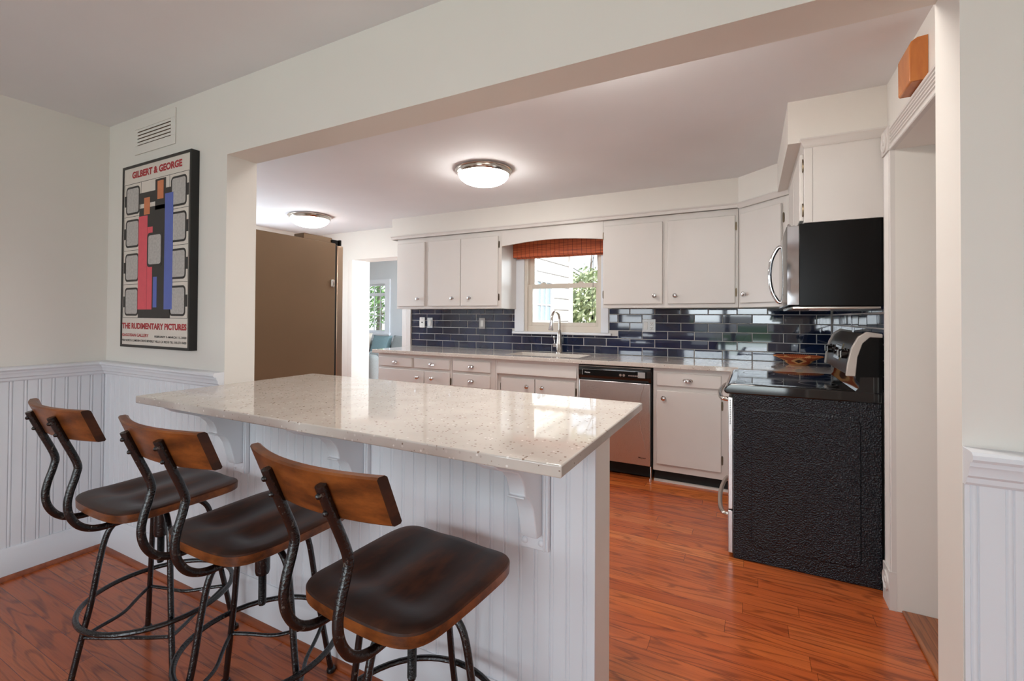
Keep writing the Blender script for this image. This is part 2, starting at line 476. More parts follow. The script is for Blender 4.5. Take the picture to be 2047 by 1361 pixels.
# ------------------------------------------------------------------ mesh helpers
class MB:
    def __init__(self):
        self.v = []; self.f = []; self.m = []
    def add(self, verts, faces, mi=0):
        k = len(self.v)
        self.v += [tuple(p) for p in verts]
        self.f += [tuple(i + k for i in f) for f in faces]
        self.m += [mi] * len(faces)
        return self
    def box(self, x0, x1, y0, y1, z0, z1, mi=0):
        if x1 < x0: x0, x1 = x1, x0
        if y1 < y0: y0, y1 = y1, y0
        if z1 < z0: z0, z1 = z1, z0
        v = [(x0, y0, z0), (x1, y0, z0), (x1, y1, z0), (x0, y1, z0), (x0, y0, z1), (x1, y0, z1), (x1, y1, z1), (x0, y1, z1)]
        return self.add(v, [(0, 3, 2, 1), (4, 5, 6, 7), (0, 1, 5, 4), (1, 2, 6, 5), (2, 3, 7, 6), (3, 0, 4, 7)], mi)
    def prism(self, poly, axis, a0, a1, mi=0):
        # poly: 2D points; axis 'X': (y,z), 'Y': (x,z), 'Z': (x,y)
        def P(p, a):
            return {'X': (a, p[0], p[1]), 'Y': (p[0], a, p[1]), 'Z': (p[0], p[1], a)}[axis]
        n = len(poly)
        v = [P(p, a0) for p in poly] + [P(p, a1) for p in poly]
        f = [tuple(range(n)), tuple(range(2 * n - 1, n - 1, -1))]
        f += [(i, i + n, (i + 1) % n + n, (i + 1) % n) for i in range(n)]
        return self.add(v, f, mi)
    def sheet(self, line, axis, a0, a1, mi=0):
        # open polyline extruded along axis
        def P(p, a):
            return {'X': (a, p[0], p[1]), 'Y': (p[0], a, p[1]), 'Z': (p[0], p[1], a)}[axis]
        n = len(line)
        v = [P(p, a0) for p in line] + [P(p, a1) for p in line]
        return self.add(v, [(i, i + 1, i + 1 + n, i + n) for i in range(n - 1)], mi)
    def tube(self, pts, r, seg=12, closed=False, caps=True, mi=0):
        pts = [Vector(p) for p in pts]
        n = len(pts)
        rr = r if isinstance(r, (list, tuple)) else [r] * n
        t0 = None; up = None
        v = []; f = []
        for i, p in enumerate(pts):
            if closed:
                t = (pts[(i + 1) % n] - pts[i - 1]).normalized()
            else:
                t = (pts[min(i + 1, n - 1)] - pts[max(i - 1, 0)]).normalized()
            if up is None:
                a = Vector((0, 0, 1)) if abs(t.z) < 0.9 else Vector((1, 0, 0))
                up = t.cross(a).normalized()
            else:
                q = t0.rotation_difference(t)
                up = q @ up
                up = (up - t * up.dot(t)).normalized()
            t0 = t
            s = t.cross(up)
            for k in range(seg):
                an = 2 * PI * k / seg
                v.append(p + (up * math.cos(an) + s * math.sin(an)) * rr[i])
        m = n if closed else n - 1
        for i in range(m):
            for k in range(seg):
                a = i * seg + k; b_ = i * seg + (k + 1) % seg
                c = ((i + 1) % n) * seg + (k + 1) % seg; d = ((i + 1) % n) * seg + k
                f.append((a, d, c, b_))
        if caps and not closed:
            f.append(tuple(range(seg)))
            f.append(tuple((n - 1) * seg + k for k in range(seg - 1, -1, -1)))
        return self.add(v, f, mi)
    def lathe(self, prof, c=(0, 0, 0), axis='Z', seg=32, mi=0, cap0=False, cap1=False):
        v = []; f = []
        n = len(prof)
        for i, (r, h) in enumerate(prof):
            for k in range(seg):
                a = 2 * PI * k / seg
                x, y = r * math.cos(a), r * math.sin(a)
                p = {'Z': (x, y, h), 'Y': (x, h, y), 'X': (h, x, y)}[axis]
                v.append((c[0] + p[0], c[1] + p[1], c[2] + p[2]))
        for i in range(n - 1):
            for k in range(seg):
                f.append((i * seg + k, i * seg + (k + 1) % seg, (i + 1) * seg + (k + 1) % seg, (i + 1) * seg + k))
        if cap0: f.append(tuple(range(seg)))
        if cap1: f.append(tuple((n - 1) * seg + k for k in range(seg)))
        return self.add(v, f, mi)
    def sphere(self, c, r, seg=12, rings=8, mi=0):
        if not isinstance(r, (tuple, list)): r = (r, r, r)
        v = []; f = []
        for i in range(rings + 1):
            th = PI * i / rings
            for k in range(seg):
                a = 2 * PI * k / seg
                v.append((c[0] + r[0] * math.sin(th) * math.cos(a), c[1] + r[1] * math.sin(th) * math.sin(a), c[2] + r[2] * math.cos(th)))
        for i in range(rings):
            for k in range(seg):
                f.append((i * seg + k, i * seg + (k + 1) % seg, (i + 1) * seg + (k + 1) % seg, (i + 1) * seg + k))
        return self.add(v, f, mi)

ORG = {}
def thing(name, label, cat, loc=(0, 0, 0), rotz=0.0, group=None):
    o = bpy.data.objects.new(name, None)
    C.objects.link(o)
    o.empty_display_size = 0.05
    o.location = loc
    o.rotation_euler = (0, 0, rotz)
    tag(o, label, cat, group)
    ORG[o.name] = Vector(loc)
    return o
def tag(o, label=None, cat=None, group=None, kind=None):
    if label: o['label'] = label
    if cat: o['category'] = cat
    if group: o['group'] = group
    if kind: o['kind'] = kind
    return o
def obj(name, mb, mat, parent=None, local=False, smooth=True, bev=0.0, seg=2, label=None, kind=None, origin=None, sub=0):
    me = bpy.data.meshes.new(name)
    off = Vector((0, 0, 0))
    if parent is not None and not local:
        off = ORG.get(parent.name, Vector((0, 0, 0)))
    if origin is not None:
        off = Vector(origin)
    me.from_pydata([tuple(Vector(p) - off) for p in mb.v], [], mb.f)
    bm = bmesh.new(); bm.from_mesh(me)
    bmesh.ops.recalc_face_normals(bm, faces=bm.faces)
    mats = mat if isinstance(mat, (list, tuple)) else [mat]
    bm.to_mesh(me); bm.free()
    for m_ in mats: me.materials.append(m_)
    if len(mats) > 1 and len(me.polygons) == len(mb.m):
        me.polygons.foreach_set('material_index', mb.m)
    if smooth:
        me.shade_smooth()
        me.set_sharp_from_angle(angle=math.radians(32))
    o = bpy.data.objects.new(name, me)
    C.objects.link(o)
    if parent is not None:
        o.parent = parent
        ORG[o.name] = off
    elif origin is not None:
        o.location = origin
        ORG[o.name] = Vector(origin)
    if bev > 0:
        b = o.modifiers.new('bevel', 'BEVEL')
        b.width = bev; b.segments = seg; b.limit_method = 'ANGLE'; b.angle_limit = math.radians(40)
        b.harden_normals = False
    if sub:
        s_ = o.modifiers.new('sub', 'SUBSURF'); s_.levels = sub; s_.render_levels = sub
    if label: o['label'] = label
    if kind: o['kind'] = kind
    return o
def struct(name, mb, mat, **kw):
    return obj(name, mb, mat, kind='structure', **kw)
def B(*a):
    return MB().box(*a)
def spline(pts, n=8, closed=False):
    P = [Vector(p) for p in pts]
    out = []
    N = len(P)
    rng = range(N) if closed else range(N - 1)
    for i in rng:
        if closed:
            a, b_, c, d = P[(i - 1) % N], P[i], P[(i + 1) % N], P[(i + 2) % N]
        else:
            a, b_, c, d = P[max(i - 1, 0)], P[i], P[i + 1], P[min(i + 2, N - 1)]
        for k in range(n):
            t = k / n
            out.append(0.5 * ((2 * b_) + (c - a) * t + (2 * a - 5 * b_ + 4 * c - d) * t * t + (3 * b_ - a - 3 * c + d) * t ** 3))
    if not closed: out.append(P[-1])
    return out
def text_mb(s, width, height, bold=0.0, depth=0.0006, narrow=True):
    cu = bpy.data.curves.new('lettering', 'FONT')
    cu.body = s; cu.size = 1.0; cu.extrude = 0.0; cu.offset = bold
    cu.resolution_u = 3
    o = bpy.data.objects.new('lettering', cu); C.objects.link(o)
    dg = bpy.context.evaluated_depsgraph_get()
    me = bpy.data.meshes.new_from_object(o.evaluated_get(dg))
    vs = [v.co.copy() for v in me.vertices]; fs = [tuple(p.vertices) for p in me.polygons]
    bpy.data.objects.remove(o); bpy.data.curves.remove(cu); bpy.data.meshes.remove(me)
    x0 = min(v.x for v in vs); x1 = max(v.x for v in vs); y0 = min(v.y for v in vs); y1 = max(v.y for v in vs)
    return [((v.x - x0) / (x1 - x0) * width, (v.y - y0) / (y1 - y0) * height) for v in vs], fs
def put_text(mb, s, fn, width, height, bold=0.0, mi=0):
    vs, fs = text_mb(s, width, height, bold)
    mb.add([fn(x, y) for x, y in vs], fs, mi)

# ------------------------------------------------------------------ room shell
struct('floor', B(-8.0, 3.6, -3.8, 6.2, -0.08, 0.0), M['floor'], smooth=False)
struct('ceiling', B(XL - 0.1, 2.2, YF - 0.1, 0.02, H1, H1 + 0.14), M['ceil'], smooth=False)
struct('ceiling_kitchen', B(KL - 0.1, 2.6, 0.02, D + 0.15, H2, H2 + 0.1), M['ceil'], smooth=False)
struct('ceiling_living', B(-8.0, -2.25, D + 0.15, 6.0, 2.46, 2.56), M['ceil'], smooth=False)
struct('wall_left', B(XL - 0.12, XL, YF, 0.0, 0, H1), M['wall'], smooth=False)
# partition with its wide opening, one solid wall
mb = MB()
mb.prism([(KL, 0), (OL, 0), (OL, HH), (OR_, HH), (OR_, 0), (2.5, 0), (2.5, 2.36), (KL, 2.36)], 'Y', 0.0, T)
struct('wall_partition', mb, M['wall'], smooth=False)
# behind the camera: patio door and windows
mb = MB()
mb.box(XL - 0.12, -2.65, YF - 0.12, YF, 0, H1).box(-2.65, -1.75, YF - 0.12, YF, 0, 0.9).box(-2.65, -1.75, YF - 0.12, YF, 2.05, H1)
mb.box(-1.75, -1.1, YF - 0.12, YF, 0, H1).box(-1.1, 0.8, YF - 0.12, YF, 2.08, H1).box(0.8, 2.12, YF - 0.12, YF, 0, H1)
struct('wall_front', mb, M['wall'], smooth=False)
mb = MB()
mb.box(XR, XR + 0.12, YF, -2.8, 0, H1).box(XR, XR + 0.12, -2.8, -1.6, 0, 0.85).box(XR, XR + 0.12, -2.8, -1.6, 2.05, H1).box(XR, XR + 0.12, -1.6, 0, 0, H1)
struct('wall_right', mb, M['wall'], smooth=False)
def patio():
    mb = MB()
    for x0, x1 in ((-1.1, -0.13), (-0.17, 0.8)):
        mb.box(x0, x0 + 0.07, YF - 0.08, YF - 0.03, 0.02, 2.08).box(x1 - 0.07, x1, YF - 0.08, YF - 0.03, 0.02, 2.08)
        mb.box(x0, x1, YF - 0.08, YF - 0.03, 0.02, 0.16).box(x0, x1, YF - 0.08, YF - 0.03, 1.98, 2.08)
    o = struct('door_1', mb, M['trim'], smooth=False)
    obj('pane', B(-1.05, 0.75, YF - 0.058, YF - 0.052, 0.1, 2.0), M['glass'], o)
    for i, (a, b_) in enumerate(((-2.65, -1.75),)):
        mb = MB()
        mb.box(a, a + 0.06, YF - 0.09, YF - 0.03, 0.9, 2.05).box(b_ - 0.06, b_, YF - 0.09, YF - 0.03, 0.9, 2.05)
        mb.box(a, b_, YF - 0.09, YF - 0.03, 0.9, 0.97).box(a, b_, YF - 0.09, YF - 0.03, 1.98, 2.05).box(a, b_, YF - 0.09, YF - 0.03, 1.45, 1.5)
        struct('window_3', mb, M['trim'], smooth=False)
    mb = MB()
    mb.box(XR + 0.03, XR + 0.09, -2.8, -2.74, 0.85, 2.05).box(XR + 0.03, XR + 0.09, -1.66, -1.6, 0.85, 2.05)
    mb.box(XR + 0.03, XR + 0.09, -2.8, -1.6, 0.85, 0.92).box(XR + 0.03, XR + 0.09, -2.8, -1.6, 1.98, 2.05).box(XR + 0.03, XR + 0.09, -2.8, -1.6, 1.43, 1.48)
    struct('window_4', mb, M['trim'], smooth=False)
patio()

# kitchen shell
mb = MB()
DT = 0.29   # back wall thickness
WX0, WX1, WZ0, WZ1 = -1.80, -0.985, 1.115, 2.06
mb.box(KL, -4.25, D, D + DT, 0, 2.36).box(-4.25, -3.42, D, D + DT, 1.985, 2.36)
mb.box(-3.42, WX0, D, D + DT, 0, 2.36).box(WX0, WX1, D, D + DT, 0, WZ0).box(WX0, WX1, D, D + DT, WZ1, 2.36).box(WX1, 2.6, D, D + DT, 0, 2.36)
struct('wall_back', mb, M['wall'], smooth=False)
mb = MB()
mb.box(KL - 0.12, KL, T, 1.0, 0, 2.36).box(KL - 0.12, KL, 1.0, 2.2, 0, 0.9).box(KL - 0.12, KL, 1.0, 2.2, 2.1, 2.36).box(KL - 0.12, KL, 2.2, D, 0, 2.36)
struct('wall_kitchen_left', mb, M['wall'], smooth=False)
mb = MB()
mb.box(KL - 0.09, KL - 0.03, 1.0, 1.06, 0.9, 2.1).box(KL - 0.09, KL - 0.03, 2.14, 2.2, 0.9, 2.1).box(KL - 0.09, KL - 0.03, 1.06, 2.14, 0.9, 0.96).box(KL - 0.09, KL - 0.03, 1.06, 2.14, 2.04, 2.1).box(KL - 0.09, KL - 0.03, 1.06, 2.14, 1.48, 1.53)
struct('added_window', mb, M['trim'], smooth=False)  # unseen window, added as an inlet for the kitchen fill light
HD0, HD1, HW = 0.24, 1.32, 1.25
mb = MB()
mb.box(RW, HW, T, HD0, 0, 2.36).box(RW, HW, HD0, HD1, 2.005, 2.36).box(RW, HW, HD1, D, 0, 2.36)
struct('wall_kitchen_right', mb, M['wall'], smooth=False)
struct('wall_hall', B(2.4, 2.5, T, D, 0, 2.36), M['wall'], smooth=False)
struct('trim_1', B(0.864, 1.25, HD0 + 0.001, HD1 - 0.001, 0.0005, 0.012), M['thresh'], bev=0.004)
# living room beyond the doorway
mb = MB()
FY = 5.5
mb.box(-8.0, -7.0, FY, FY + 0.15, 0, 2.5).box(-7.0, -5.95, FY, FY + 0.15, 0, 0.945).box(-7.0, -5.95, FY, FY + 0.15, 1.885, 2.5).box(-5.95, -2.401, FY, FY + 0.15, 0, 2.5)
struct('wall_living_back', mb, M['far'], smooth=False)
struct('wall_living_left', B(-8.12, -8.0, D, FY + 0.15, 0, 2.5), M['far'], smooth=False)
struct('wall_living_right', B(-2.40, -2.25, D + DT, FY + 0.15, -0.4, 2.9), [M['siding']], smooth=False)

# ------------------------------------------------------------------ beadboard, rails, baseboards
def bead_line(s0, s1, period, phase, depth=0.006, gap=0.0055, gd=0.0030):
    """(s, d) polyline; d is outward depth of the surface"""
    pts = [(s0, depth)]
    k = math.ceil((s0 - phase) / period)
    while phase + k * period < s1 - 0.012:
        g = phase + k * period
        if g - 0.01 > s0:
            for ds, dd in ((-gap - 0.0016, depth), (-gap, depth - gd), (-gap + 0.0022, depth - 0.0006), (-gap * 0.3, depth + 0.0004), (gap * 0.3, depth + 0.0004), (gap - 0.0022, depth - 0.0006), (gap, depth - gd), (gap + 0.0016, depth)):
                pts.append((g + ds, dd))
        k += 1
    pts.append((s1, depth))
    return pts
# partition, left of the opening, and the peninsula knee wall
mb = MB()
mb.prism([(XL, T), (OL, T), (OL, 0.0), (XL, 0.0)], 'Z', 0, 0.001)
mb = MB().sheet([(s, -d) for s, d in bead_line(XL, OL, 0.0505, XL + 0.02)], 'Z', 0.1, 0.965)
struct('trim_2', mb, M['trim'])
PWR = -0.088
kw_ = MB().box(OL, PWR, 0.0, T, 0, 0.928)
struct('wall_knee', kw_, M['wall'], smooth=False)
mb = MB().sheet([(s, -d) for s, d in bead_line(OL, PWR - 0.004, 0.0494, -0.413)], 'Z', 0.1, 0.928)
mb.box(PWR - 0.0125, PWR + 0.001, -0.009, 0.0, 0.0, 0.928)
struct('trim_3', mb, M['trim'])
mb = MB().sheet([(s, -d) for s, d in bead_line(OR_ + 0.001, XR, 0.0505, 0.678)], 'Z', 0.1, 0.945)
struct('trim_4', mb, M['trim'])
mb = MB().sheet([(XL + d, s) for s, d in bead_line(YF, 0.0, 0.0508, -0.013, gap=0.0065, gd=0.0045)], 'Z', 0.1, 0.965)
struct('trim_5', mb, M['trim'])
def rail_prof(top):
    # (outward, z) closed profile
    return [(0, top), (0.040, top - 0.001), (0.047, top - 0.006), (0.048, top - 0.014), (0.043, top - 0.020), (0.034, top - 0.022), (0.033, top - 0.030), (0.028, top - 0.036), (0.026, top - 0.050), (0.018, top - 0.056), (0.016, top - 0.066), (0.010, top - 0.072), (0, top - 0.072)]
RT = 1.011
struct('trim_6', MB().prism([(-d, z) for d, z in rail_prof(RT)], 'X', XL, OL - 0.001), M['trim'])
struct('trim_7', MB().prism([(-d, z) for d, z in rail_prof(RT)], 'X', OR_ + 0.001, XR), M['trim'])
struct('trim_8', MB().prism([(XL + d, z) for d, z in rail_prof(RT)], 'Y', YF, 0.0), M['trim'])
def base_prof(top, d=0.016):
    return [(0, 0), (d, 0), (d, top - 0.035), (d - 0.003, top - 0.03), (d - 0.003, top - 0.02), (d - 0.008, top - 0.006), (d - 0.01, top), (0, top)]
struct('baseboard_left', MB().prism([(XL + d, z) for d, z in base_prof(0.145, 0.022)], 'Y', YF, 0.0), M['trim'])
struct('baseboard_partition', MB().prism([(-d, z) for d, z in base_prof(0.17, 0.02)], 'X', XL, PWR), M['trim'])
struct('baseboard_right', MB().prism([(-d, z) for d, z in base_prof(0.145, 0.02)], 'X', OR_ + 0.001, XR), M['trim'])
def shoe(r=0.019):
    return [(0, 0), (r, 0)] + [(r * math.cos(a * PI / 12), r * math.sin(a * PI / 12)) for a in range(1, 6)] + [(0, r)]
struct('trim_9', MB().prism([(XL + 0.022 + d, z) for d, z in shoe()], 'Y', YF, -0.02), M['shoe'])
struct('trim_10', MB().prism([(-0.02 - d, z) for d, z in shoe()], 'X', XL + 0.022, PWR), M['shoe'])

# fluted casing round the hall doorway
def fluted(w, depth=0.02, n=5):
    pts = [(0, 0), (0, depth - 0.003), (0.003, depth)]
    m0 = 0.014; s = (w - 2 * m0) / n
    for i in range(n):
        a = m0 + i * s
        pts += [(a, depth), (a + s * 0.15, depth - 0.005), (a + s * 0.5, depth - 0.008), (a + s * 0.85, depth - 0.005)]
    pts += [(w - m0, depth), (w - 0.003, depth), (w, depth - 0.003), (w, 0)]
    return pts
CW = 0.105
mb = MB().prism([(RW - d, HD1 + s) for s, d in fluted(CW)], 'Z', 0.16, 2.005)
struct('trim_11', mb, M['cab'])
mb = MB().prism([(RW - d, 2.005 + s) for s, d in fluted(CW)], 'Y', HD0, HD1)
struct('trim_12', mb, M['cab'])
mb = MB().box(RW - 0.026, RW, HD1 - 0.002, HD1 + CW + 0.004, 2.003, 2.003 + CW + 0.004)
mb.lathe([(0.045, RW - 0.026), (0.045, RW - 0.031), (0.038, RW - 0.032), (0.034, RW - 0.028), (0.015, RW - 0.028), (0.012, RW - 0.033), (0.0, RW - 0.034)], (0, HD1 + CW / 2, 2.003 + CW / 2), 'X', 24)
struct('trim_13', mb, M['cab'])
mb = MB().box(RW - 0.026, RW, HD1 - 0.002, HD1 + CW + 0.004, 0.0, 0.165)
mb.lathe([(0.042, RW - 0.026), (0.042, RW - 0.032), (0.036, RW - 0.033), (0.03, RW - 0.028), (0.015, RW - 0.028), (0.012, RW - 0.033), (0.0, RW - 0.034)], (0, HD1 + CW / 2, 0.105), 'X', 24)
struct('trim_14', mb, M['cab'])
# doorway casings on the back wall
struct('trim_15', MB().prism([(x, D - d) for x, d in ((-3.42, 0), (-3.42, 0.015), (-3.36, 0.017), (-3.352, 0.024), (-3.286, 0.024), (-3.286, 0))], 'Z', 0, 2.0), M['cab'])
struct('trim_16', MB().prism([(x, D - d) for x, d in ((-4.25, 0), (-4.25, 0.013), (-4.31, 0.015), (-4.318, 0.02), (-4.36, 0.02), (-4.36, 0))], 'Z', 0, 1.985), M['wall'])

# soffit above the wall cabinets
SF = 2.7079
sof = [(-3.27, D), (-3.27, SF), (0.200, SF), (0.450, 2.47), (0.452, 1.447), (RW, 1.447), (RW, D)]
struct('trim_17', MB().prism(sof, 'Z', 2.135, H2), M['wall'], smooth=False)
def sweep(path, prof, z0):
    """profile (out, dz) along an open XY path, outward = right-hand side of travel"""
    P = [Vector((x, y, 0)) for x, y in path]
    N = len(P); rows = []
    for i in range(N):
        a = (P[i] - P[i - 1]).normalized() if i else None
        b_ = (P[i + 1] - P[i]).normalized() if i < N - 1 else None
        na = Vector((a.y, -a.x, 0)) if a else None
        nb = Vector((b_.y, -b_.x, 0)) if b_ else None
        if na is None: n = nb
        elif nb is None: n = na
        else:
            n = (na + nb).normalized(); n = n / max(0.3, n.dot(na))
        rows.append([(P[i] + n * o_) + Vector((0, 0, z0 + dz)) for o_, dz in prof])
    mb = MB(); k = len(prof)
    v = [p for r in rows for p in r]; f = []
    for i in range(N - 1):
        for j in range(k):
            f.append((i * k + j, i * k + (j + 1) % k, (i + 1) * k + (j + 1) % k, (i + 1) * k + j))
    f.append(tuple(range(k))); f.append(tuple((N - 1) * k + j for j in range(k)))
    return mb.add(v, f)
CABX, CABY = 0.520, 2.399
struct('trim_18', sweep([(-3.272, D - 0.002), (-3.272, SF), (0.200, SF)], [(0, 0), (0.012, 0), (0.014, -0.010), (0.008, -0.016), (0.006, -0.035), (0.001, -0.040), (0, -0.040)], 2.152), M['cab'])

# ------------------------------------------------------------------ sink window, shade
def sink_window():
    y0 = D + 0.06
    mb = MB()
    # casing on the room side, left, right and head, stool and frame
    mb.box(WX0, WX0 + 0.03, D, D + 0.12, WZ0, WZ1).box(WX1 - 0.03, WX1, D, D + 0.12, WZ0, WZ1)
    mb.box(WX0 + 0.03, WX1 - 0.03, D + 0.02, D + 0.12, WZ0, WZ0 + 0.06).box(WX0 + 0.03, WX1 - 0.03, D, D + 0.12, WZ1 - 0.03, WZ1)
    o = struct('window_1', mb, M['vinyl'], smooth=False, bev=0.003)
    obj('casing', MB().box(-1.908, WX0, D - 0.018, D, 1.115, WZ1).box(WX1, -0.911, D - 0.018, D, 1.115, WZ1).box(-1.908, -0.911, D - 0.018, D, WZ1, 2.12), M['trim'], o, bev=0.003)
    obj('sill', B(-1.925, -0.880, D - 0.045, D + 0.02, 1.090, 1.113), M['trim'], o, bev=0.006)
    mb = MB()
    a, b_ = WX0 + 0.03, WX1 - 0.03
    zl, zm, zt = WZ0 + 0.06, 1.60, WZ1 - 0.03
    mb.box(a, a + 0.045, D + 0.025, D + 0.06, zl, zm).box(b_ - 0.03, b_, D + 0.025, D + 0.06, zl, zm)
    mb.box(a + 0.045, b_ - 0.03, D + 0.025, D + 0.06, zl, zl + 0.035).box(a + 0.045, b_ - 0.03, D + 0.025, D + 0.06, zm - 0.045, zm)
    obj('lower_sash', mb, M['vinyl'], o, bev=0.003)
    mb = MB()
    mb.box(a, a + 0.05, D + 0.065, D + 0.10, zm - 0.04, zt).box(b_ - 0.03, b_, D + 0.065, D + 0.10, zm - 0.04, zt)
    mb.box(a + 0.05, b_ - 0.03, D + 0.065, D + 0.10, zm - 0.04, zm - 0.004).box(a + 0.05, b_ - 0.03, D + 0.065, D + 0.10, zt - 0.045, zt)
    obj('upper_sash', mb, M['vinyl'], o, bev=0.003)
    obj('lower_pane', B(a + 0.03, b_ - 0.02, D + 0.040, D + 0.045, zl + 0.02, zm - 0.02), M['glass'], o)
    obj('upper_pane', B(a + 0.03, b_ - 0.02, D + 0.080, D + 0.085, zm - 0.02, zt - 0.02), M['glass'], o)
    for x in (-1.60, -1.20):
        mb = MB().prism([(x - 0.03, zm), (x + 0.03, zm), (x + 0.022, zm + 0.012), (x - 0.01, zm + 0.018), (x - 0.026, zm + 0.010)], 'Y', D + 0.035, D + 0.06)
        obj('sash_lock', mb, M['vinyl'], o)
sink_window()
def shade():
    y = D - 0.09
    t = thing('bamboo_shade', 'reddish woven bamboo roman shade pulled up at top of sink window', 'shade', (-1.43, y, 1.86))
    mb = MB()
    prof = [(D - 0.022, 2.08), (D - 0.075, 2.08), (y, 2.07), (y - 0.006, 1.99), (y - 0.002, 1.876), (y + 0.01, 1.868), (y + 0.02, 1.876), (y + 0.02, 2.05), (D - 0.022, 2.05)]
    mb.prism(prof, 'X', -1.893, -0.915)
    obj('valance_flap', mb, M['bamboo'], t)
    mb = MB().prism([(y + 0.024, 2.04), (y + 0.024, 1.865), (y + 0.04, 1.857), (y + 0.055, 1.865), (y + 0.055, 2.04)], 'X', -1.865, -0.93)
    obj('folded_stack', mb, M['bamboo'], t)
    cx = -1.05
    mb = MB().tube([(cx, y + 0.03, 1.87), (cx + 0.002, y + 0.03, 1.6), (cx - 0.002, y + 0.03, 1.27)], 0.0022, 6)
    cd = obj('pull_cord', mb, M['ink_black'], t)
    obj('cord_tassel', MB().lathe([(0.003, 1.285), (0.007, 1.275), (0.009, 1.245), (0.0, 1.24)], (cx - 0.002, y + 0.03, 0), 'Z', 10), M['blacksat'], cd)
shade()

# ------------------------------------------------------------------ cabinet hardware
def knob_mb(p, n, r=0.019):
    """round knob at p on a face with outward normal n"""
    mb = MB().lathe([(0.011, 0), (0.011, 0.002), (0.006, 0.004), (0.0055, 0.014), (0.012, 0.018), (r, 0.024), (r, 0.028), (r * 0.8, 0.033), (r * 0.45, 0.0355), (0.0, 0.036)], (0, 0, 0), 'Z', 16)
    q = Vector((0, 0, 1)).rotation_difference(Vector(n))
    mb.v = [tuple(q @ Vector(v) + Vector(p)) for v in mb.v]
    return mb
def hinge_mb(p, h=0.055, along=Vector((1, 0, 0)), out=Vector((0, -1, 0))):
    mb = MB()
    pr = [(-0.006, -h / 2), (0.0, -h / 2 - 0.008), (0.006, -h / 2), (0.007, 0), (0.006, h / 2), (0.0, h / 2 + 0.008), (-0.006, h / 2), (-0.007, 0)]
    P = Vector(p)
    k = len(pr)
    v = [P + along * a + Vector((0, 0, z)) for a, z in pr] + [P + along * a * 0.7 + Vector((0, 0, z)) + out * 0.006 for a, z in pr]
    mb.add(v, [tuple(range(k)), tuple(range(2 * k - 1, k - 1, -1))] + [(i, (i + 1) % k, (i + 1) % k + k, i + k) for i in range(k)])
    return mb
def cup_mb(x, y, z, w=0.062):
    """bin pull on a -Y face: half dome open below, with a flat rim"""
    mb = MB()
    seg = 12; ring = 6
    v = []; f = []
    for i in range(ring + 1):
        ph = PI / 2 * i / ring
        for k in range(seg + 1):
            a = PI * k / seg
            v.append((x - w / 2 * math.cos(a) * math.cos(ph * 0.999), y - 0.022 * math.sin(ph) - 0.002, z - 0.008 + 0.022 * math.sin(a) * (0.35 + 0.65 * math.cos(ph))))
    for i in range(ring):
        for k in range(seg):
            f.append((i * (seg + 1) + k, i * (seg + 1) + k + 1, (i + 1) * (seg + 1) + k + 1, (i + 1) * (seg + 1) + k))
    mb.add(v, f)
    rim = [(x + (w / 2 + 0.004) * math.cos(2 * PI * k / 24), z + 0.015 * math.sin(2 * PI * k / 24)) for k in range(24)]
    mb.prism(rim, 'Y', y - 0.003, y)
    mb.tube([(x - w / 2, y - 0.004, z - 0.009), (x - w / 4, y - 0.02, z - 0.011), (x + w / 4, y - 0.02, z - 0.011), (x + w / 2, y - 0.004, z - 0.009)], 0.0035, 6)
    return mb
KH = ('knob', 'pull')

def door_panel(name, x0, x1, z0, z1, y, root, knob=None, hinge=None, t=0.018):
    d = obj(name, B(x0, x1, y - t, y, z0, z1), M['cab'], root, bev=0.004)
    if knob: obj('knob', knob_mb((knob[0], y - t, knob[1]), (0, -1, 0)), M['chrome'], d)
    if hinge is not None:
        for hz in (z0 + 0.085, z1 - 0.085):
            obj('hinge', hinge_mb((hinge, y - 0.001, hz)), M['bronze'], d)
    return d
def drawer_front(x0, x1, z0, z1, y, root, t=0.018):
    d = obj('drawer', B(x0, x1, y - t, y, z0, z1), M['cab'], root, bev=0.004)
    obj('cup_pull', cup_mb((x0 + x1) / 2, y - t, (z0 + z1) / 2), M['chrome'], d)
    return d

# ------------------------------------------------------------------ wall cabinets
FY_ = YU + 0.018
ZUB = 1.345
t = thing('wall_cabinet', 'white three-door wall cabinet between doorway and window', 'cabinet', (-2.55, 2.9, ZUB), group=None)
obj('cabinet_body', B(-3.219, -1.890, FY_, D - 0.002, ZUB, 2.115), M['cab'], t, bev=0.002)
door_panel('door', -3.205, -2.826, 1.372, 2.062, FY_, t, (-2.905, 1.452), -3.208)
door_panel('door', -2.775, -2.368, 1.372, 2.062, FY_, t, (-2.455, 1.452), -2.778)
door_panel('door', -2.360, -1.925, 1.372, 2.062, FY_, t, (-2.245, 1.452), -1.919)
t = thing('wall_cabinet', 'white two-door wall cabinet right of window above navy tiles', 'cabinet', (-0.33, 2.9, ZUB))
obj('cabinet_body', B(-0.872, 0.200, FY_, D - 0.002, ZUB, 2.115), M['cab'], t, bev=0.002)
door_panel('door', -0.862, -0.364, 1.378, 2.062, FY_, t, (-0.425, 1.445), -0.868)
door_panel('door', -0.325, 0.178, 1.378, 2.062, FY_, t, (-0.262, 1.445), 0.184)
# arched valance board bridging the window
vp = [(-1.889, 2.115), (-1.889, 1.95)]
for k in range(0, 21):
    a = k / 20.0
    vp.append((-1.885 + a * 1.008, 1.956 + 0.034 * math.sin(PI * a)))
vp += [(-0.873, 1.95), (-0.873, 2.115)]
tag(obj('valance_board', MB().prism(vp, 'Y', FY_ - 0.002, FY_ + 0.018), M['cab'], origin=(-1.38, FY_, 1.95)), 'white arched valance board bridging the cabinets over the sink window', 'valance')
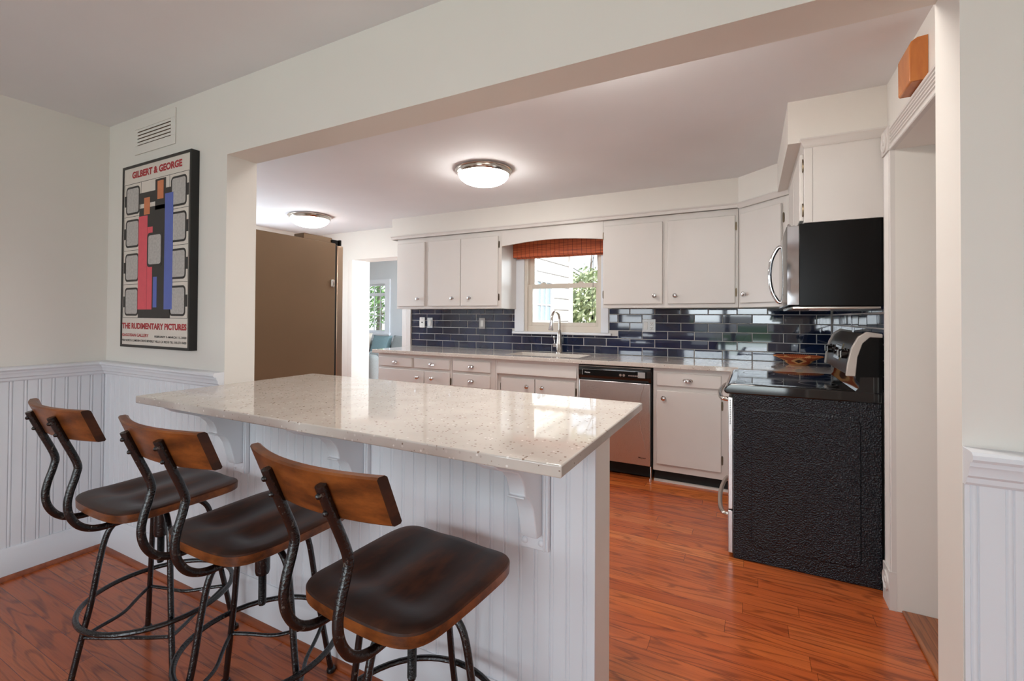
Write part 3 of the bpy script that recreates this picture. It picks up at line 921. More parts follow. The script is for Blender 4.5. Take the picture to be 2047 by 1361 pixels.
# corner cabinet, diagonal face
t = thing('corner_cabinet', 'white diagonal corner wall cabinet between microwave and two-door cabinet', 'cabinet', (0.45, 2.7, ZUB))
fp = [(0.202, D - 0.002), (0.202, YU + 0.018), (CABX + 0.004, CABY + 0.012), (RW - 0.002, CABY + 0.012), (RW - 0.002, D - 0.002)]
obj('cabinet_body', MB().prism(fp, 'Z', ZUB, 2.115), M['cab'], t, bev=0.002)
dv = Vector((CABX - 0.200, CABY - 2.718, 0)); dl = dv.length; dn = dv.normalized(); out = Vector((dn.y, -dn.x, 0))
base0 = Vector((0.202, YU + 0.018, 0)) + out * 0.002
def diag_box(s0, s1, o0, o1, z0, z1):
    mb = MB()
    c = [base0 + dn * s0 + out * o0, base0 + dn * s1 + out * o0, base0 + dn * s1 + out * o1, base0 + dn * s0 + out * o1]
    v = [(p.x, p.y, z0) for p in c] + [(p.x, p.y, z1) for p in c]
    return mb.add(v, [(0, 3, 2, 1), (4, 5, 6, 7), (0, 1, 5, 4), (1, 2, 6, 5), (2, 3, 7, 6), (3, 0, 4, 7)])
dd = obj('door', diag_box(0.03, dl - 0.055, 0, 0.018, 1.378, 2.062), M['cab'], t, bev=0.004)
obj('knob', knob_mb(base0 + dn * 0.085 + out * 0.018 + Vector((0, 0, 1.445)), out), M['chrome'], dd)
for hz in (1.47, 1.96):
    obj('hinge', hinge_mb(base0 + dn * (dl - 0.045) + Vector((0, 0, hz)), 0.055, dn, out), M['bronze'], dd)
# over-microwave cabinet
MY0, MY1 = 1.447, 2.207
t = thing('wall_cabinet', 'short white wall cabinet above the black microwave', 'cabinet', (0.68, 1.83, 1.735))
obj('cabinet_body', B(0.520, RW - 0.002, MY0 + 0.002, 2.408, 1.735, 2.115), M['cab'], t, bev=0.002)
obj('side_stile', B(0.520, 0.556, MY0 - 0.002, MY0 + 0.004, 1.735, 2.10), M['cab'], t, bev=0.0015)
for y0, y1, kz, ky, hy in ((1.462, 1.822, 1.775, 1.775, 1.455), (1.838, 2.198, 1.775, 1.885, 2.205)):
    d = obj('door', B(0.502, 0.520, y0, y1, 1.748, 2.08), M['cab'], t, bev=0.004)
    obj('knob', knob_mb((0.502, ky, kz), (-1, 0, 0)), M['chrome'], d)
    for hz in (1.80, 2.02):
        obj('hinge', hinge_mb((0.519, hy, hz), 0.05, Vector((0, 1, 0)), Vector((-1, 0, 0))), M['bronze'], d)
crown = [(0, 0), (0.016, 0), (0.018, -0.008), (0.010, -0.018), (0.008, -0.032), (0.002, -0.040), (0, -0.044)]
struct('trim_19', sweep([(0.200, SF), (0.200 + dv.x, SF + dv.y - 0.0), (CABX, MY0), (RW - 0.001, MY0)], crown, 2.150), M['cab'])
struct('trim_20', MB().prism([(0.205, 2.735), (CABX + 0.003, CABY + 0.014), (CABX + 0.003, MY0 + 0.004), (RW - 0.002, MY0 + 0.004), (RW - 0.002, D - 0.003), (0.205, D - 0.003)], 'Z', 2.1155, 2.1345), M['cab'], smooth=False)

# ------------------------------------------------------------------ base cabinets and worktop
YB = 2.448
KICK = 0.10
t = thing('base_cabinet', 'white base cabinet with two drawers over two doors, at doorway end', 'cabinet', (-2.75, 2.75, 0))
obj('cabinet_body', MB().box(-3.212, -2.268, YB, D - 0.003, KICK, 0.878).box(-3.2, -2.268, YB + 0.06, D - 0.003, 0.0, KICK), M['cab'], t, bev=0.002)
drawer_front(-3.191, -2.749, 0.748, 0.842, YB, t)
drawer_front(-2.721, -2.288, 0.748, 0.842, YB, t)
door_panel('door', -3.191, -2.600, 0.13, 0.722, YB, t, (-2.668, 0.655), -3.196)
door_panel('door', -2.592, -2.288, 0.13, 0.722, YB, t, (-2.490, 0.655), -2.282)
t = thing('drawer_cabinet', 'white stack of drawers left of the sink cabinet', 'cabinet', (-2.03, 2.75, 0))
obj('cabinet_body', MB().box(-2.266, -1.790, YB, D - 0.003, KICK, 0.878).box(-2.266, -1.79, YB + 0.06, D - 0.003, 0, KICK), M['cab'], t, bev=0.002)
for z0, z1 in ((0.745, 0.845), (0.60, 0.72), (0.37, 0.575), (0.13, 0.345)):
    drawer_front(-2.252, -1.836, z0, z1, YB, t)
t = thing('sink_cabinet', 'white sink cabinet with bowed false front over two doors', 'cabinet', (-1.39, 2.75, 0))
mb = MB().box(-1.788, -0.990, YB + 0.025, D - 0.003, KICK, 0.68).box(-1.772, -1.006, YB + 0.025, YB + 0.045, 0.68, 0.745).box(-1.788, -1.772, YB, D - 0.003, KICK, 0.878).box(-1.006, -0.990, YB, D - 0.003, KICK, 0.878).box(-1.772, -1.006, YB + 0.002, YB + 0.03, 0.852, 0.878).box(-1.788, -0.99, YB + 0.06, D - 0.003, 0, KICK)
obj('cabinet_body', mb, M['cab'], t, bev=0.0015)
fp = [(YB + 0.03, 0.852), (YB + 0.004, 0.852), (YB - 0.004, 0.825), (YB - 0.010, 0.785), (YB - 0.012, 0.752), (YB + 0.0, 0.744), (YB + 0.03, 0.744)]
obj('false_front', MB().prism(fp, 'X', -1.770, -1.008), M['cab'], t)
door_panel('door', -1.738, -1.402, 0.13, 0.715, YB + 0.025, t, (-1.468, 0.648), -1.744)
door_panel('door', -1.394, -1.028, 0.13, 0.715, YB + 0.025, t, (-1.322, 0.648), -1.022)
t = thing('base_cabinet', 'white base cabinet with one drawer and door, between dishwasher and range', 'cabinet', (-0.1, 2.75, 0))
obj('cabinet_body', MB().box(-0.386, 0.215, YB, D - 0.003, KICK - 0.01, 0.878).box(0.215, RW - 0.003, 2.262, D - 0.003, 0, 0.878).box(-0.386, 0.215, YB + 0.06, D - 0.003, 0, KICK), M['cab'], t, bev=0.002)
obj('toe_kick', B(-0.384, 0.213, YB + 0.045, YB + 0.062, 0, KICK - 0.012), M['blackmat'], t)
drawer_front(-0.358, 0.095, 0.745, 0.843, YB, t)
door_panel('door', -0.358, 0.095, 0.145, 0.708, YB, t, (-0.303, 0.650), 0.101)
obj('kick_strip', B(-0.384, 0.213, YB + 0.02, YB + 0.045, 0.0, 0.014), M['cab'], t)

# worktop, L shape with a sink cut-out
def worktop():
    z0, z1 = 0.879, ZC
    yf = 2.405
    xl = -3.262
    hx0, hx1, hy0, hy1 = -1.742, -1.035, 2.545, 2.90
    mb = MB()
    xs = [xl, hx0, hx1, 0.205, RW - 0.001]
    ys = [2.262, yf, hy0, hy1, D - 0.001]
    idx = {}
    def V(i, j, z):
        k = (i, j, z)
        if k not in idx:
            idx[k] = len(mb.v); mb.v.append((xs[i], ys[j], z))
        return idx[k]
    cells = set()
    for i in range(4):
        for j in range(4):
            if j == 0 and i < 3: continue
            if i == 1 and j == 2: continue
            cells.add((i, j))
    for (i, j) in cells:
        mb.f.append((V(i, j, z1), V(i + 1, j, z1), V(i + 1, j + 1, z1), V(i, j + 1, z1))); mb.m.append(0)
        mb.f.append((V(i, j, z0), V(i, j + 1, z0), V(i + 1, j + 1, z0), V(i + 1, j, z0))); mb.m.append(0)
        for di, dj, a, b_ in ((-1, 0, (i, j), (i, j + 1)), (1, 0, (i + 1, j), (i + 1, j + 1)), (0, -1, (i, j), (i + 1, j)), (0, 1, (i, j + 1), (i + 1, j + 1))):
            if (i + di, j + dj) not in cells:
                mb.f.append((V(*a, z0), V(*b_, z0), V(*b_, z1), V(*a, z1))); mb.m.append(0)
    o = obj('worktop', mb, M['quartz'], origin=(-1.2, 2.74, z0), bev=0.005, smooth=False)
    tag(o, 'long cream speckled quartz worktop under the window wall', 'countertop')
    # basin
    t = thing('sink', 'white undermount sink basin below the window', 'sink', (-1.39, 2.72, 0.70))
    mb = MB()
    a0, a1, b0, b1 = hx0 - 0.006, hx1 + 0.006, hy0 - 0.006, hy1 + 0.006
    zt, zb = 0.878, 0.70
    q = 0.03
    v = [(a0, b0, zt), (a1, b0, zt), (a1, b1, zt), (a0, b1, zt), (a0 + q, b0 + q, zb), (a1 - q, b0 + q, zb), (a1 - q, b1 - q, zb), (a0 + q, b1 - q, zb)]
    mb.add(v, [(0, 1, 5, 4), (1, 2, 6, 5), (2, 3, 7, 6), (3, 0, 4, 7), (4, 5, 6, 7)])
    obj('basin', mb, M['sinkw'], t, bev=0.02, seg=3)
    obj('drain', MB().lathe([(0.0, 0.702), (0.03, 0.702), (0.042, 0.705), (0.045, 0.7015)], (-1.39, 2.74, 0), 'Z', 20), M['chrome'], t)
worktop()
def faucet():
    fx, fy = -1.378, 2.985
    t = thing('kitchen_faucet', 'chrome gooseneck kitchen faucet behind the sink', 'faucet', (fx, fy, ZC))
    mb = MB().lathe([(0.0, ZC), (0.034, ZC), (0.034, ZC + 0.008), (0.026, ZC + 0.02), (0.031, ZC + 0.05), (0.030, ZC + 0.10), (0.024, ZC + 0.16), (0.019, ZC + 0.215), (0.021, ZC + 0.222), (0.0, ZC + 0.222)], (fx, fy, 0), 'Z', 24)
    obj('faucet_body', mb, M['steelh'], t)
    pts = [(0, 0.22), (0, 0.30), (-0.004, 0.35), (-0.03, 0.385), (-0.075, 0.402), (-0.12, 0.392), (-0.15, 0.36), (-0.162, 0.325), (-0.166, 0.31)]
    dx = 0.10
    def w_(s, z): return (fx + s * dx, fy + s, ZC + z)
    obj('spout', MB().tube(spline([w_(s, z) for s, z in pts], 6), 0.0125, 14), M['steelh'], t)
    e0 = Vector(w_(-0.166, 0.31)); e1 = Vector(w_(-0.176, 0.222))
    obj('spray_head', MB().tube([e0, e0.lerp(e1, 0.3), e0.lerp(e1, 0.6), e0.lerp(e1, 0.9), e1], [0.014, 0.0165, 0.019, 0.024, 0.020], 16), M['chrome'], t)
    lv = obj('lever_base', MB().tube([(fx - 0.024, fy, ZC + 0.075), (fx - 0.062, fy, ZC + 0.075)], [0.017, 0.019], 14), M['chrome'], t)
    obj('lever_handle', MB().tube([(fx - 0.052, fy, ZC + 0.085), (fx - 0.054, fy, ZC + 0.11), (fx - 0.054, fy - 0.004, ZC + 0.14), (fx - 0.055, fy - 0.006, ZC + 0.165)], [0.006, 0.005, 0.010, 0.005], 10), M['chrome'], lv)
faucet()

# ------------------------------------------------------------------ backsplash tiles
def tiles_back(mb, x0, x1, z0, z1, ph, holes=()):
    H, L, g = 0.0757, 0.2235, 0.0022
    r = 0
    z = 0.9135
    while z < z1:
        off = ph if r % 2 == 0 else ph + L / 2
        k = math.floor((x0 - off) / L)
        while off + k * L < x1:
            a, b_ = off + k * L + g, off + (k + 1) * L - g
            k += 1
            a_, bb, za, zb = max(a, x0), min(b_, x1), max(z + g, z0), min(z + H - g, z1)
            segs = [(a_, bb)]
            for hx0, hx1, hz0, hz1 in holes:
                if zb > hz0 and za < hz1:
                    if za < hz0 - 0.004:
                        zb = hz0 if (bb > hx0 and a_ < hx1) else zb
                        continue
                    ns = []
                    for s0, s1 in segs:
                        if s1 <= hx0 or s0 >= hx1: ns.append((s0, s1))
                        else:
                            if s0 < hx0: ns.append((s0, hx0))
                            if s1 > hx1: ns.append((hx1, s1))
                    segs = ns
            for s0, s1 in segs:
                if s1 - s0 > 0.008 and zb - za > 0.006:
                    mb.append((s0, s1, za, zb))
        z += H; r += 1
def tile_verts(s0, s1, z0, z1, tilt):
    e = 0.003
    o = [(s0, z0), (s1, z0), (s1, z1), (s0, z1)]
    i = [(s0 + e, z0 + e), (s1 - e, z0 + e), (s1 - e, z1 - e), (s0 + e, z1 - e)]
    cx, cz = (s0 + s1) / 2, (z0 + z1) / 2
    return [(s, z, 0.002) for s, z in o] + [(s, z, 0.007 + tilt[0] * (s - cx) + tilt[1] * (z - cz)) for s, z in i]
TF = [(0, 1, 5, 4), (1, 2, 6, 5), (2, 3, 7, 6), (3, 0, 4, 7), (4, 5, 6, 7)]
def splash():
    lst = []
    tiles_back(lst, -3.284, RW - 0.009, ZC + 0.002, ZUB - 0.001, -3.058, holes=((-1.912, -0.905, 1.088, 1.4),))
    mb = MB()
    mb.box(-3.284, -1.913, D - 0.0025, D - 0.0005, ZC + 0.001, ZUB - 0.001, 1).box(-1.913, -0.906, D - 0.0025, D - 0.0005, ZC + 0.001, 1.089, 1).box(-0.906, RW - 0.002, D - 0.0025, D - 0.0005, ZC + 0.001, ZUB - 0.001, 1)
    for s0, s1, z0, z1 in lst:
        tl = (random.gauss(0, 0.006), random.gauss(0, 0.010))
        mb.add([(s, D - d, z) for s, z, d in tile_verts(s0, s1, z0, z1, tl)], TF, 0)
    o = obj('tile_backsplash', mb, [M['tile'], M['grout']], smooth=False, origin=(-1.2, D, ZC))
    tag(o, 'glossy navy subway tile backsplash under the window-wall cabinets', 'backsplash')
    lst = []
    tiles_back(lst, HD1 + CW + 0.008, 2.258, 0.865, 1.40, D - 0.11)
    tiles_back(lst, 2.266, D - 0.010, ZC + 0.002, 1.343, D - 0.11)
    mb = MB().box(RW - 0.0025, RW - 0.0005, HD1 + CW + 0.006, 2.26, 0.865, 1.40, 1).box(RW - 0.0025, RW - 0.0005, 2.265, D - 0.003, ZC + 0.001, 1.344, 1)
    for s0, s1, z0, z1 in lst:
        tl = (random.gauss(0, 0.005), random.gauss(0, 0.007))
        mb.add([(RW - d, s, z) for s, z, d in tile_verts(s0, s1, z0, z1, tl)], TF, 0)
    o = obj('tile_backsplash', mb, [M['tile'], M['grout']], smooth=False, origin=(RW, 2.2, 0.9))
    tag(o, 'navy subway tile backsplash on side wall behind the range', 'backsplash')
    tag(struct('trim_21', B(RW - 0.014, RW - 0.0085, D - 0.014, D - 0.0085, ZC + 0.001, ZUB - 0.002), M['grout']))
splash()

def wall_plate(name, label, cat, x, z, kind):
    y = D - 0.0075
    t = thing(name, label, cat, (x, y, z))
    w_, h_ = (0.075, 0.118) if kind != 'double' else (0.118, 0.118)
    pl = obj('cover_plate', B(x - w_ / 2, x + w_ / 2, y - 0.006, y, z - h_ / 2, z + h_ / 2), M['plateg'] if kind in ('switch', 'double') else M['plastic'], t, bev=0.002)
    def duplex(cx):
        o = obj('receptacle', MB().box(cx - 0.017, cx + 0.017, y - 0.009, y - 0.005, z + 0.006, z + 0.034).box(cx - 0.017, cx + 0.017, y - 0.009, y - 0.005, z - 0.034, z - 0.006), M['plastic'], t, bev=0.002)
        for zz in (z + 0.022, z - 0.018):
            mb = MB().box(cx - 0.008, cx - 0.005, y - 0.0095, y - 0.008, zz - 0.005, zz + 0.005).box(cx + 0.005, cx + 0.008, y - 0.0095, y - 0.008, zz - 0.005, zz + 0.005).box(cx - 0.003, cx + 0.003, y - 0.0095, y - 0.008, zz - 0.013, zz - 0.008)
            obj('socket_holes', mb, M['blackmat'], o)
    if kind == 'outlet': duplex(x)
    if kind == 'phone':
        obj('jack', B(x - 0.008, x + 0.008, y - 0.009, y - 0.005, z - 0.008, z + 0.008), M['blackmat'], t)
        for dz in (0.042, -0.042): obj('screw', MB().sphere((x, y - 0.006, z + dz), 0.004, 8, 5), M['plateg'], t)
    if kind == 'switch':
        obj('rocker', B(x - 0.017, x + 0.017, y - 0.011, y - 0.005, z - 0.034, z + 0.034), M['plastic'], t, bev=0.002)
    if kind == 'double':
        obj('rocker', B(x - 0.045, x - 0.012, y - 0.011, y - 0.005, z - 0.034, z + 0.034), M['plastic'], t, bev=0.002)
        duplex(x + 0.026)
wall_plate('jack_plate', 'white jack plate, leftmost on the navy tile', 'outlet', -3.121, 1.193, 'phone')
wall_plate('light_switch', 'grey switch plate beside the white jack plate', 'switch', -3.008, 1.190, 'switch')
wall_plate('light_switch', 'grey switch plate midway between jack plate and window', 'switch', -2.305, 1.190, 'switch')
wall_plate('outlet_plate', 'steel double plate with outlet and switch right of window', 'outlet', -0.538, 1.19, 'double')

# ------------------------------------------------------------------ dishwasher
def dishwasher():
    x0, x1 = -0.983, -0.394
    y = 2.412
    t = thing('dishwasher', 'stainless dishwasher with black control panel under the worktop', 'dishwasher', (-0.69, 2.7, 0))
    obj('tub', B(x0, x1, 2.445, D - 0.003, 0.11, 0.874), M['blackmat'], t)
    d = obj('door', B(x0 + 0.008, x1 - 0.008, y, 2.444, 0.118, 0.752), M['steel'], t, bev=0.005)
    sw = spline([(x1 - 0.055, y - 0.0005, 0.738), (x1 - 0.085, y - 0.0005, 0.62), (x1 - 0.085, y - 0.0005, 0.45), (x1 - 0.035, y - 0.0005, 0.22)], 10)
    obj('door_crease', MB().tube([(p.x, y + 0.0025, p.z) for p in sw], 0.005, 8), M['steel'], d)
    lb = MB()
    put_text(lb, 'Maytag', lambda a, b_: (-0.490 + a, y - 0.0008, 0.168 + b_), 0.056, 0.016, 0.02)
    obj('lettering', lb, M['ink_black'], d, smooth=False)
    cp = obj('control_panel', MB().prism([(y + 0.03, 0.874), (y + 0.004, 0.872), (y - 0.004, 0.850), (y - 0.004, 0.79), (y + 0.004, 0.760), (y + 0.03, 0.756)], 'X', x0 + 0.004, x1 - 0.004), M['blackgl'], t)
    obj('latch_recess', B(x0 + 0.02, x1 - 0.02, y + 0.001, y + 0.02, 0.757, 0.776), M['blackmat'], cp)
    obj('vent_strip', B(x0 + 0.006, x1 - 0.006, y - 0.002, y + 0.01, 0.864, 0.868), M['steelh'], cp)
    obj('bezel', B(x0 + 0.035, x1 - 0.035, y - 0.0055, y - 0.003, 0.79, 0.842), M['blacksat'], cp)
    lb = MB()
    put_text(lb, 'Maytag', lambda a, b_: (-0.925 + a, y - 0.0065, 0.807 + b_), 0.046, 0.013, 0.02)
    lb.box(x0 + 0.037, x0 + 0.039, y - 0.0062, y - 0.005, 0.795, 0.838).box(x0 + 0.037, x1 - 0.12, y - 0.0062, y - 0.005, 0.8385, 0.8395)
    obj('lettering', lb, M['ink_white'], cp, smooth=False)
    for i in range(2): obj('round_button', MB().lathe([(0.011, y - 0.0055), (0.010, y - 0.012), (0.0, y - 0.012)], (-0.63 + i * 0.027, 0, 0.808), 'Y', 14), M['chrome'], cp)
    for i in range(5): obj('button', B(-0.568 + i * 0.016, -0.555 + i * 0.016, y - 0.010, y - 0.005, 0.803, 0.812), M['chrome'], cp)
    obj('label_plate', B(-0.495, -0.44, y - 0.007, y - 0.005, 0.794, 0.838), M['plateg'], cp)
    obj('kick_plate', B(x0 + 0.006, x1 - 0.006, 2.50, 2.51, 0.012, 0.105), M['blackmat'], t)
    for x in (x0 + 0.04, x1 - 0.012):
        obj('foot', MB().lathe([(0.012, 0.0), (0.012, 0.01), (0.006, 0.012), (0.006, 0.11)], (x, 2.47, 0), 'Z', 10, cap0=True), M['steelh'], t)
dishwasher()

# ------------------------------------------------------------------ range
def kitchen_range():
    y0, y1 = 1.480, 2.238
    xf, xb = 0.205, 0.832
    t = thing('range', 'black and stainless electric range standing against the side wall', 'stove', (0.52, 1.86, 0))
    mb = MB().box(xf, xb, y0, y1, 0.0, 0.868)
    body = obj('body', mb, M['peel'], t, bev=0.004)
    # embossed field on the near side
    def rr(a0, a1, z0, z1, r, n=5):
        p = []
        for cx, cz, s in ((a1 - r, z1 - r, 0), (a0 + r, z1 - r, 1), (a0 + r, z0 + r, 2), (a1 - r, z0 + r, 3)):
            for k in range(n + 1):
                an = PI / 2 * (s + k / n)
                p.append((cx + r * math.cos(an), cz + r * math.sin(an)))
        return p
    a = rr(0.287, 0.752, 0.078, 0.792, 0.035); b_ = rr(0.293, 0.746, 0.084, 0.786, 0.03)
    n = len(a)
    mb = MB().add([(p[0], y0 - 0.0006, p[1]) for p in a] + [(p[0], y0 - 0.005, p[1]) for p in b_], [tuple(range(n, 2 * n))] + [(i, (i + 1) % n, (i + 1) % n + n, i + n) for i in range(n)])
    obj('embossed_panel', mb, M['peel'], body)
    for z0, z1 in ((0.69, 0.845), (0.03, 0.16)):
        p = rr(0.228, 0.240, z0, z1, 0.0055, 4)
        obj('side_rib', MB().prism(p, 'Y', y0 - 0.003, y0 + 0.001), M['peel'], body)
    obj('rear_strip', B(xb - 0.004, xb + 0.004, y0 - 0.004, y0 + 0.004, 0.0, 0.868), M['blacksat'], body)
    # stainless front: oven door and drawer with bowed bars
    od = obj('oven_door', B(xf - 0.026, xf - 0.003, y0 + 0.004, y1 - 0.004, 0.252, 0.842), M['steel'], t, bev=0.003)
    obj('door_glass', B(xf - 0.029, xf - 0.0255, y0 + 0.11, y1 - 0.11, 0.36, 0.70), M['blackgl'], od)
    mb = MB()
    for k in range(14): mb.box(xf - 0.0175, xf - 0.0135, y0 + 0.0025, y0 + 0.006, 0.70 + k * 0.0095, 0.7055 + k * 0.0095)
    obj('vent_slots', mb, M['blackmat'], od)
    def bow(z, name, par, dz=0.0):
        pts = [(xf - 0.024, y0 + 0.05, z - dz), (xf - 0.052, y0 + 0.065, z), (xf - 0.072, y0 + 0.16, z), (xf - 0.083, (y0 + y1) / 2, z), (xf - 0.072, y1 - 0.16, z), (xf - 0.052, y1 - 0.065, z), (xf - 0.024, y1 - 0.05, z - dz)]
        obj(name, MB().tube(spline(pts, 6), 0.0125, 12), M['steelh'], par)
    bow(0.825, 'handle', od)
    dr = obj('storage_drawer', B(xf - 0.026, xf - 0.003, y0 + 0.004, y1 - 0.004, 0.022, 0.243), M['steel'], t, bev=0.003)
    bow(0.205, 'handle', dr)
    obj('front_post', B(xf - 0.003, xf + 0.012, y0 + 0.001, y0 + 0.01, 0.01, 0.86), M['blackgl'], body)
    # cooktop: black rim and ceramic glass
    mb = MB()
    zt = 0.918
    prof = [(xf - 0.035, 0.862), (xf - 0.045, 0.872), (xf - 0.045, 0.888), (xf - 0.03, 0.908), (xf - 0.012, zt), (0.70, zt), (0.72, zt), (xb, zt), (xb, 0.866), (xf - 0.02, 0.862)]
    obj('cooktop', MB().prism(prof, 'Y', y0 - 0.006, y1 + 0.004), M['blackgl'], t, bev=0.012, seg=3)
    g = obj('cooktop_glass', B(xf + 0.01, 0.725, y0 + 0.035, y1 - 0.035, zt - 0.003, zt + 0.0015), M['blackgl'], t)
    ringm = MB()
    for cx, cy, r in ((0.33, 1.68, 0.11), (0.33, 2.05, 0.085), (0.60, 1.68, 0.085), (0.60, 2.05, 0.11)):
        ringm.lathe([(r - 0.0015, zt + 0.0018), (r + 0.0015, zt + 0.0018)], (cx, cy, 0), 'Z', 40)
    obj('burner_rings', ringm, M['plateg'], g)
    # backguard: curved steel console with black end caps
    def bg(o_=0.0):
        return [(0.700 + o_, 0.990 + o_), (0.706 + o_, 1.05), (0.722 + o_, 1.12), (0.745 + o_, 1.168), (0.775, 1.193 - o_), (0.832, 1.185 - o_), (0.832, 0.99 + o_)]
    obj('console_riser', MB().prism([(0.722, zt - 0.01), (0.742, 0.935), (0.748, 0.985), (0.832, 0.99), (0.832, zt - 0.01)], 'Y', y0 - 0.004, y1 + 0.002), M['blackgl'], t)
    con = obj('console', MB().prism(bg(0.002), 'Y', y0 + 0.022, y1 - 0.022), M['steeld'], t)
    for a0, a1 in ((y0 - 0.004, y0 + 0.022), (y1 - 0.022, y1 + 0.002)):
        p = [(0.693, 0.988), (0.700, 1.05), (0.716, 1.125), (0.742, 1.178), (0.775, 1.202), (0.834, 1.192), (0.834, 1.174), (0.786, 1.176), (0.758, 1.146), (0.738, 1.08), (0.730, 0.988)]
        obj('end_cap', MB().prism(p, 'Y', a0, a1), M['capgrey'], con, bev=0.003)
        p = [(0.7305, 0.975), (0.7385, 1.08), (0.7585, 1.1455), (0.7865, 1.1755), (0.834, 1.1735), (0.834, 0.87), (0.755, 0.87), (0.765, 0.93)]
        obj('side_cover', MB().prism(p, 'Y', a0 + (0.003 if a0 < y0 else 0), a1 - (0 if a0 < y0 else 0.003)), M['blacksat'], con)
    def fx(z):
        return 0.706 + 0.002 + (z - 1.05) * (0.016 / 0.07)
    def face_box(ya, yb, za, zb, o0, o1):
        v = [(fx(z) - o, y, z) for o in (o0, o1) for y, z in ((ya, za), (yb, za), (yb, zb), (ya, zb))]
        return MB().add(v, [(0, 1, 2, 3), (7, 6, 5, 4), (0, 4, 5, 1), (1, 5, 6, 2), (2, 6, 7, 3), (3, 7, 4, 0)])
    dp = obj('display', face_box(1.77, 1.96, 1.045, 1.125, -0.004, 0.003), M['display'], con)
    obj('bezel', face_box(1.755, 1.77, 1.04, 1.13, -0.004, 0.004), M['bronze'], dp)
    for y in (1.59, 1.67, 2.05, 2.14):
        kb = obj('knob', MB().lathe([(0.029, 0.004), (0.026, -0.002), (0.022, -0.004), (0.021, -0.026), (0.017, -0.028), (0, -0.028)], (fx(1.085), y, 1.085), 'X', 20), M['blackgl'], con)
        obj('pointer', B(fx(1.085) - 0.031, fx(1.085) - 0.027, y - 0.003, y + 0.003, 1.085 - 0.016, 1.085 + 0.016), M['plateg'], kb)
kitchen_range()

# ------------------------------------------------------------------ microwave
def microwave():
    x0, x1 = 0.450, RW - 0.010
    z0, z1 = 1.325, 1.732
    t = thing('microwave', 'black over-range microwave with curved chrome handle', 'microwave', (0.65, 1.83, z0))
    obj('body', B(0.500, x1, MY0, MY1, z0, z1), M['blacksat'], t, bev=0.002)
    d = obj('door', MB().prism([(0.499, MY0 + 0.001), (0.452, MY0 + 0.004), (0.446, MY0 + 0.02), (0.446, MY1 - 0.16), (0.499, MY1 - 0.16)], 'Z', z0 + 0.004, z1 - 0.008), M['blackgl'], t, bev=0.002)
    obj('edge_band', B(0.449, 0.4985, MY0 - 0.0012, MY0 + 0.002, z0 + 0.006, z1 - 0.010), M['chrome'], d, label='mirror-like band on the near edge of the door')
    obj('control_panel', B(0.448, 0.499, MY1 - 0.158, MY1 - 0.002, z0 + 0.004, z1 - 0.008), M['blackgl'], t, bev=0.003)
    hy = MY1 - 0.20
    pts = [(0.447, hy, z1 - 0.035), (0.43, hy, z1 - 0.045), (0.40, hy, z1 - 0.11), (0.389, hy, (z0 + z1) / 2), (0.40, hy, z0 + 0.11), (0.43, hy, z0 + 0.045), (0.447, hy, z0 + 0.035)]
    obj('handle', MB().tube(spline(pts, 8), 0.011, 12), M['chrome'], d)
    obj('base_grille', MB().box(0.47, x1 - 0.01, MY0 + 0.01, MY1 - 0.01, z0 - 0.016, z0 - 0.0005), M['steelh'], t, bev=0.004)
    obj('lamp_lens', B(0.56, 0.64, MY0 + 0.1, MY0 + 0.22, z0 - 0.02, z0 - 0.016), M['plastic'], t)
microwave()

# ------------------------------------------------------------------ fridge
def fridge():
    x0, x1 = -3.06, -2.15
    y0, yb, yd = T + 0.04, 0.93, 0.995
    zf = 1.742
    t = thing('refrigerator', 'tall brown-grey refrigerator seen side-on through the opening', 'fridge', (-2.6, 0.55, 0))
    obj('body', B(x0, x1, y0, yb, 0.03, zf), M['fridge'], t, bev=0.004)
    obj('gasket', B(x0 + 0.01, x1 - 0.006, yb, yb + 0.014, 0.05, zf - 0.006), M['blackmat'], t)
    for a, b_ in ((x0, (x0 + x1) / 2 - 0.003), ((x0 + x1) / 2 + 0.003, x1)):
        d = obj('door', B(a, b_, yb + 0.014, yd, 0.70, zf - 0.012), M['fridged'], t, bev=0.006)
        hx = b_ - 0.05 if a == x0 else a + 0.05
        obj('handle', MB().tube([(hx, yd, 0.85), (hx, yd + 0.05, 0.87), (hx, yd + 0.05, 1.5), (hx, yd, 1.52)], 0.012, 10), M['steelh'], d)
    d = obj('freezer_drawer', B(x0, x1, yb + 0.014, yd, 0.06, 0.692), M['fridged'], t, bev=0.006)
    obj('handle', MB().tube([(x0 + 0.1, yd, 0.62), (x0 + 0.12, yd + 0.05, 0.62), (x1 - 0.12, yd + 0.05, 0.62), (x1 - 0.1, yd, 0.62)], 0.012, 10), M['steelh'], d)
    obj('hinge_cover', B(x1 - 0.11, x1 - 0.02, 0.70, yb - 0.01, zf, zf + 0.036), M['fridge'], t, bev=0.004)
    obj('hinge', MB().box(x1 - 0.07, x1 - 0.012, yb - 0.02, yb + 0.03, zf - 0.008, zf + 0.025).box(x1 - 0.04, x1 - 0.012, yb + 0.045, yb + 0.06, zf - 0.008, zf + 0.03), M['blacksat'], t, bev=0.003)
    obj('base_rail', B(x0 + 0.02, x1 - 0.02, y0 + 0.05, yb - 0.03, 0.0, 0.03), M['blackmat'], t)
    m = thing('magnet_clip', 'small clear magnet clip stuck on the refrigerator side', 'magnet', (x1, 0.905, 1.49))
    obj('clip_body', B(x1 - 0.0005, x1 + 0.010, 0.892, 0.916, 1.455, 1.500), M['plastic'], m, bev=0.004)
    obj('clip_lever', MB().tube([(x1 + 0.011, 0.904, 1.495), (x1 + 0.016, 0.904, 1.47), (x1 + 0.011, 0.904, 1.45)], 0.004, 8), M['steelh'], m)
fridge()

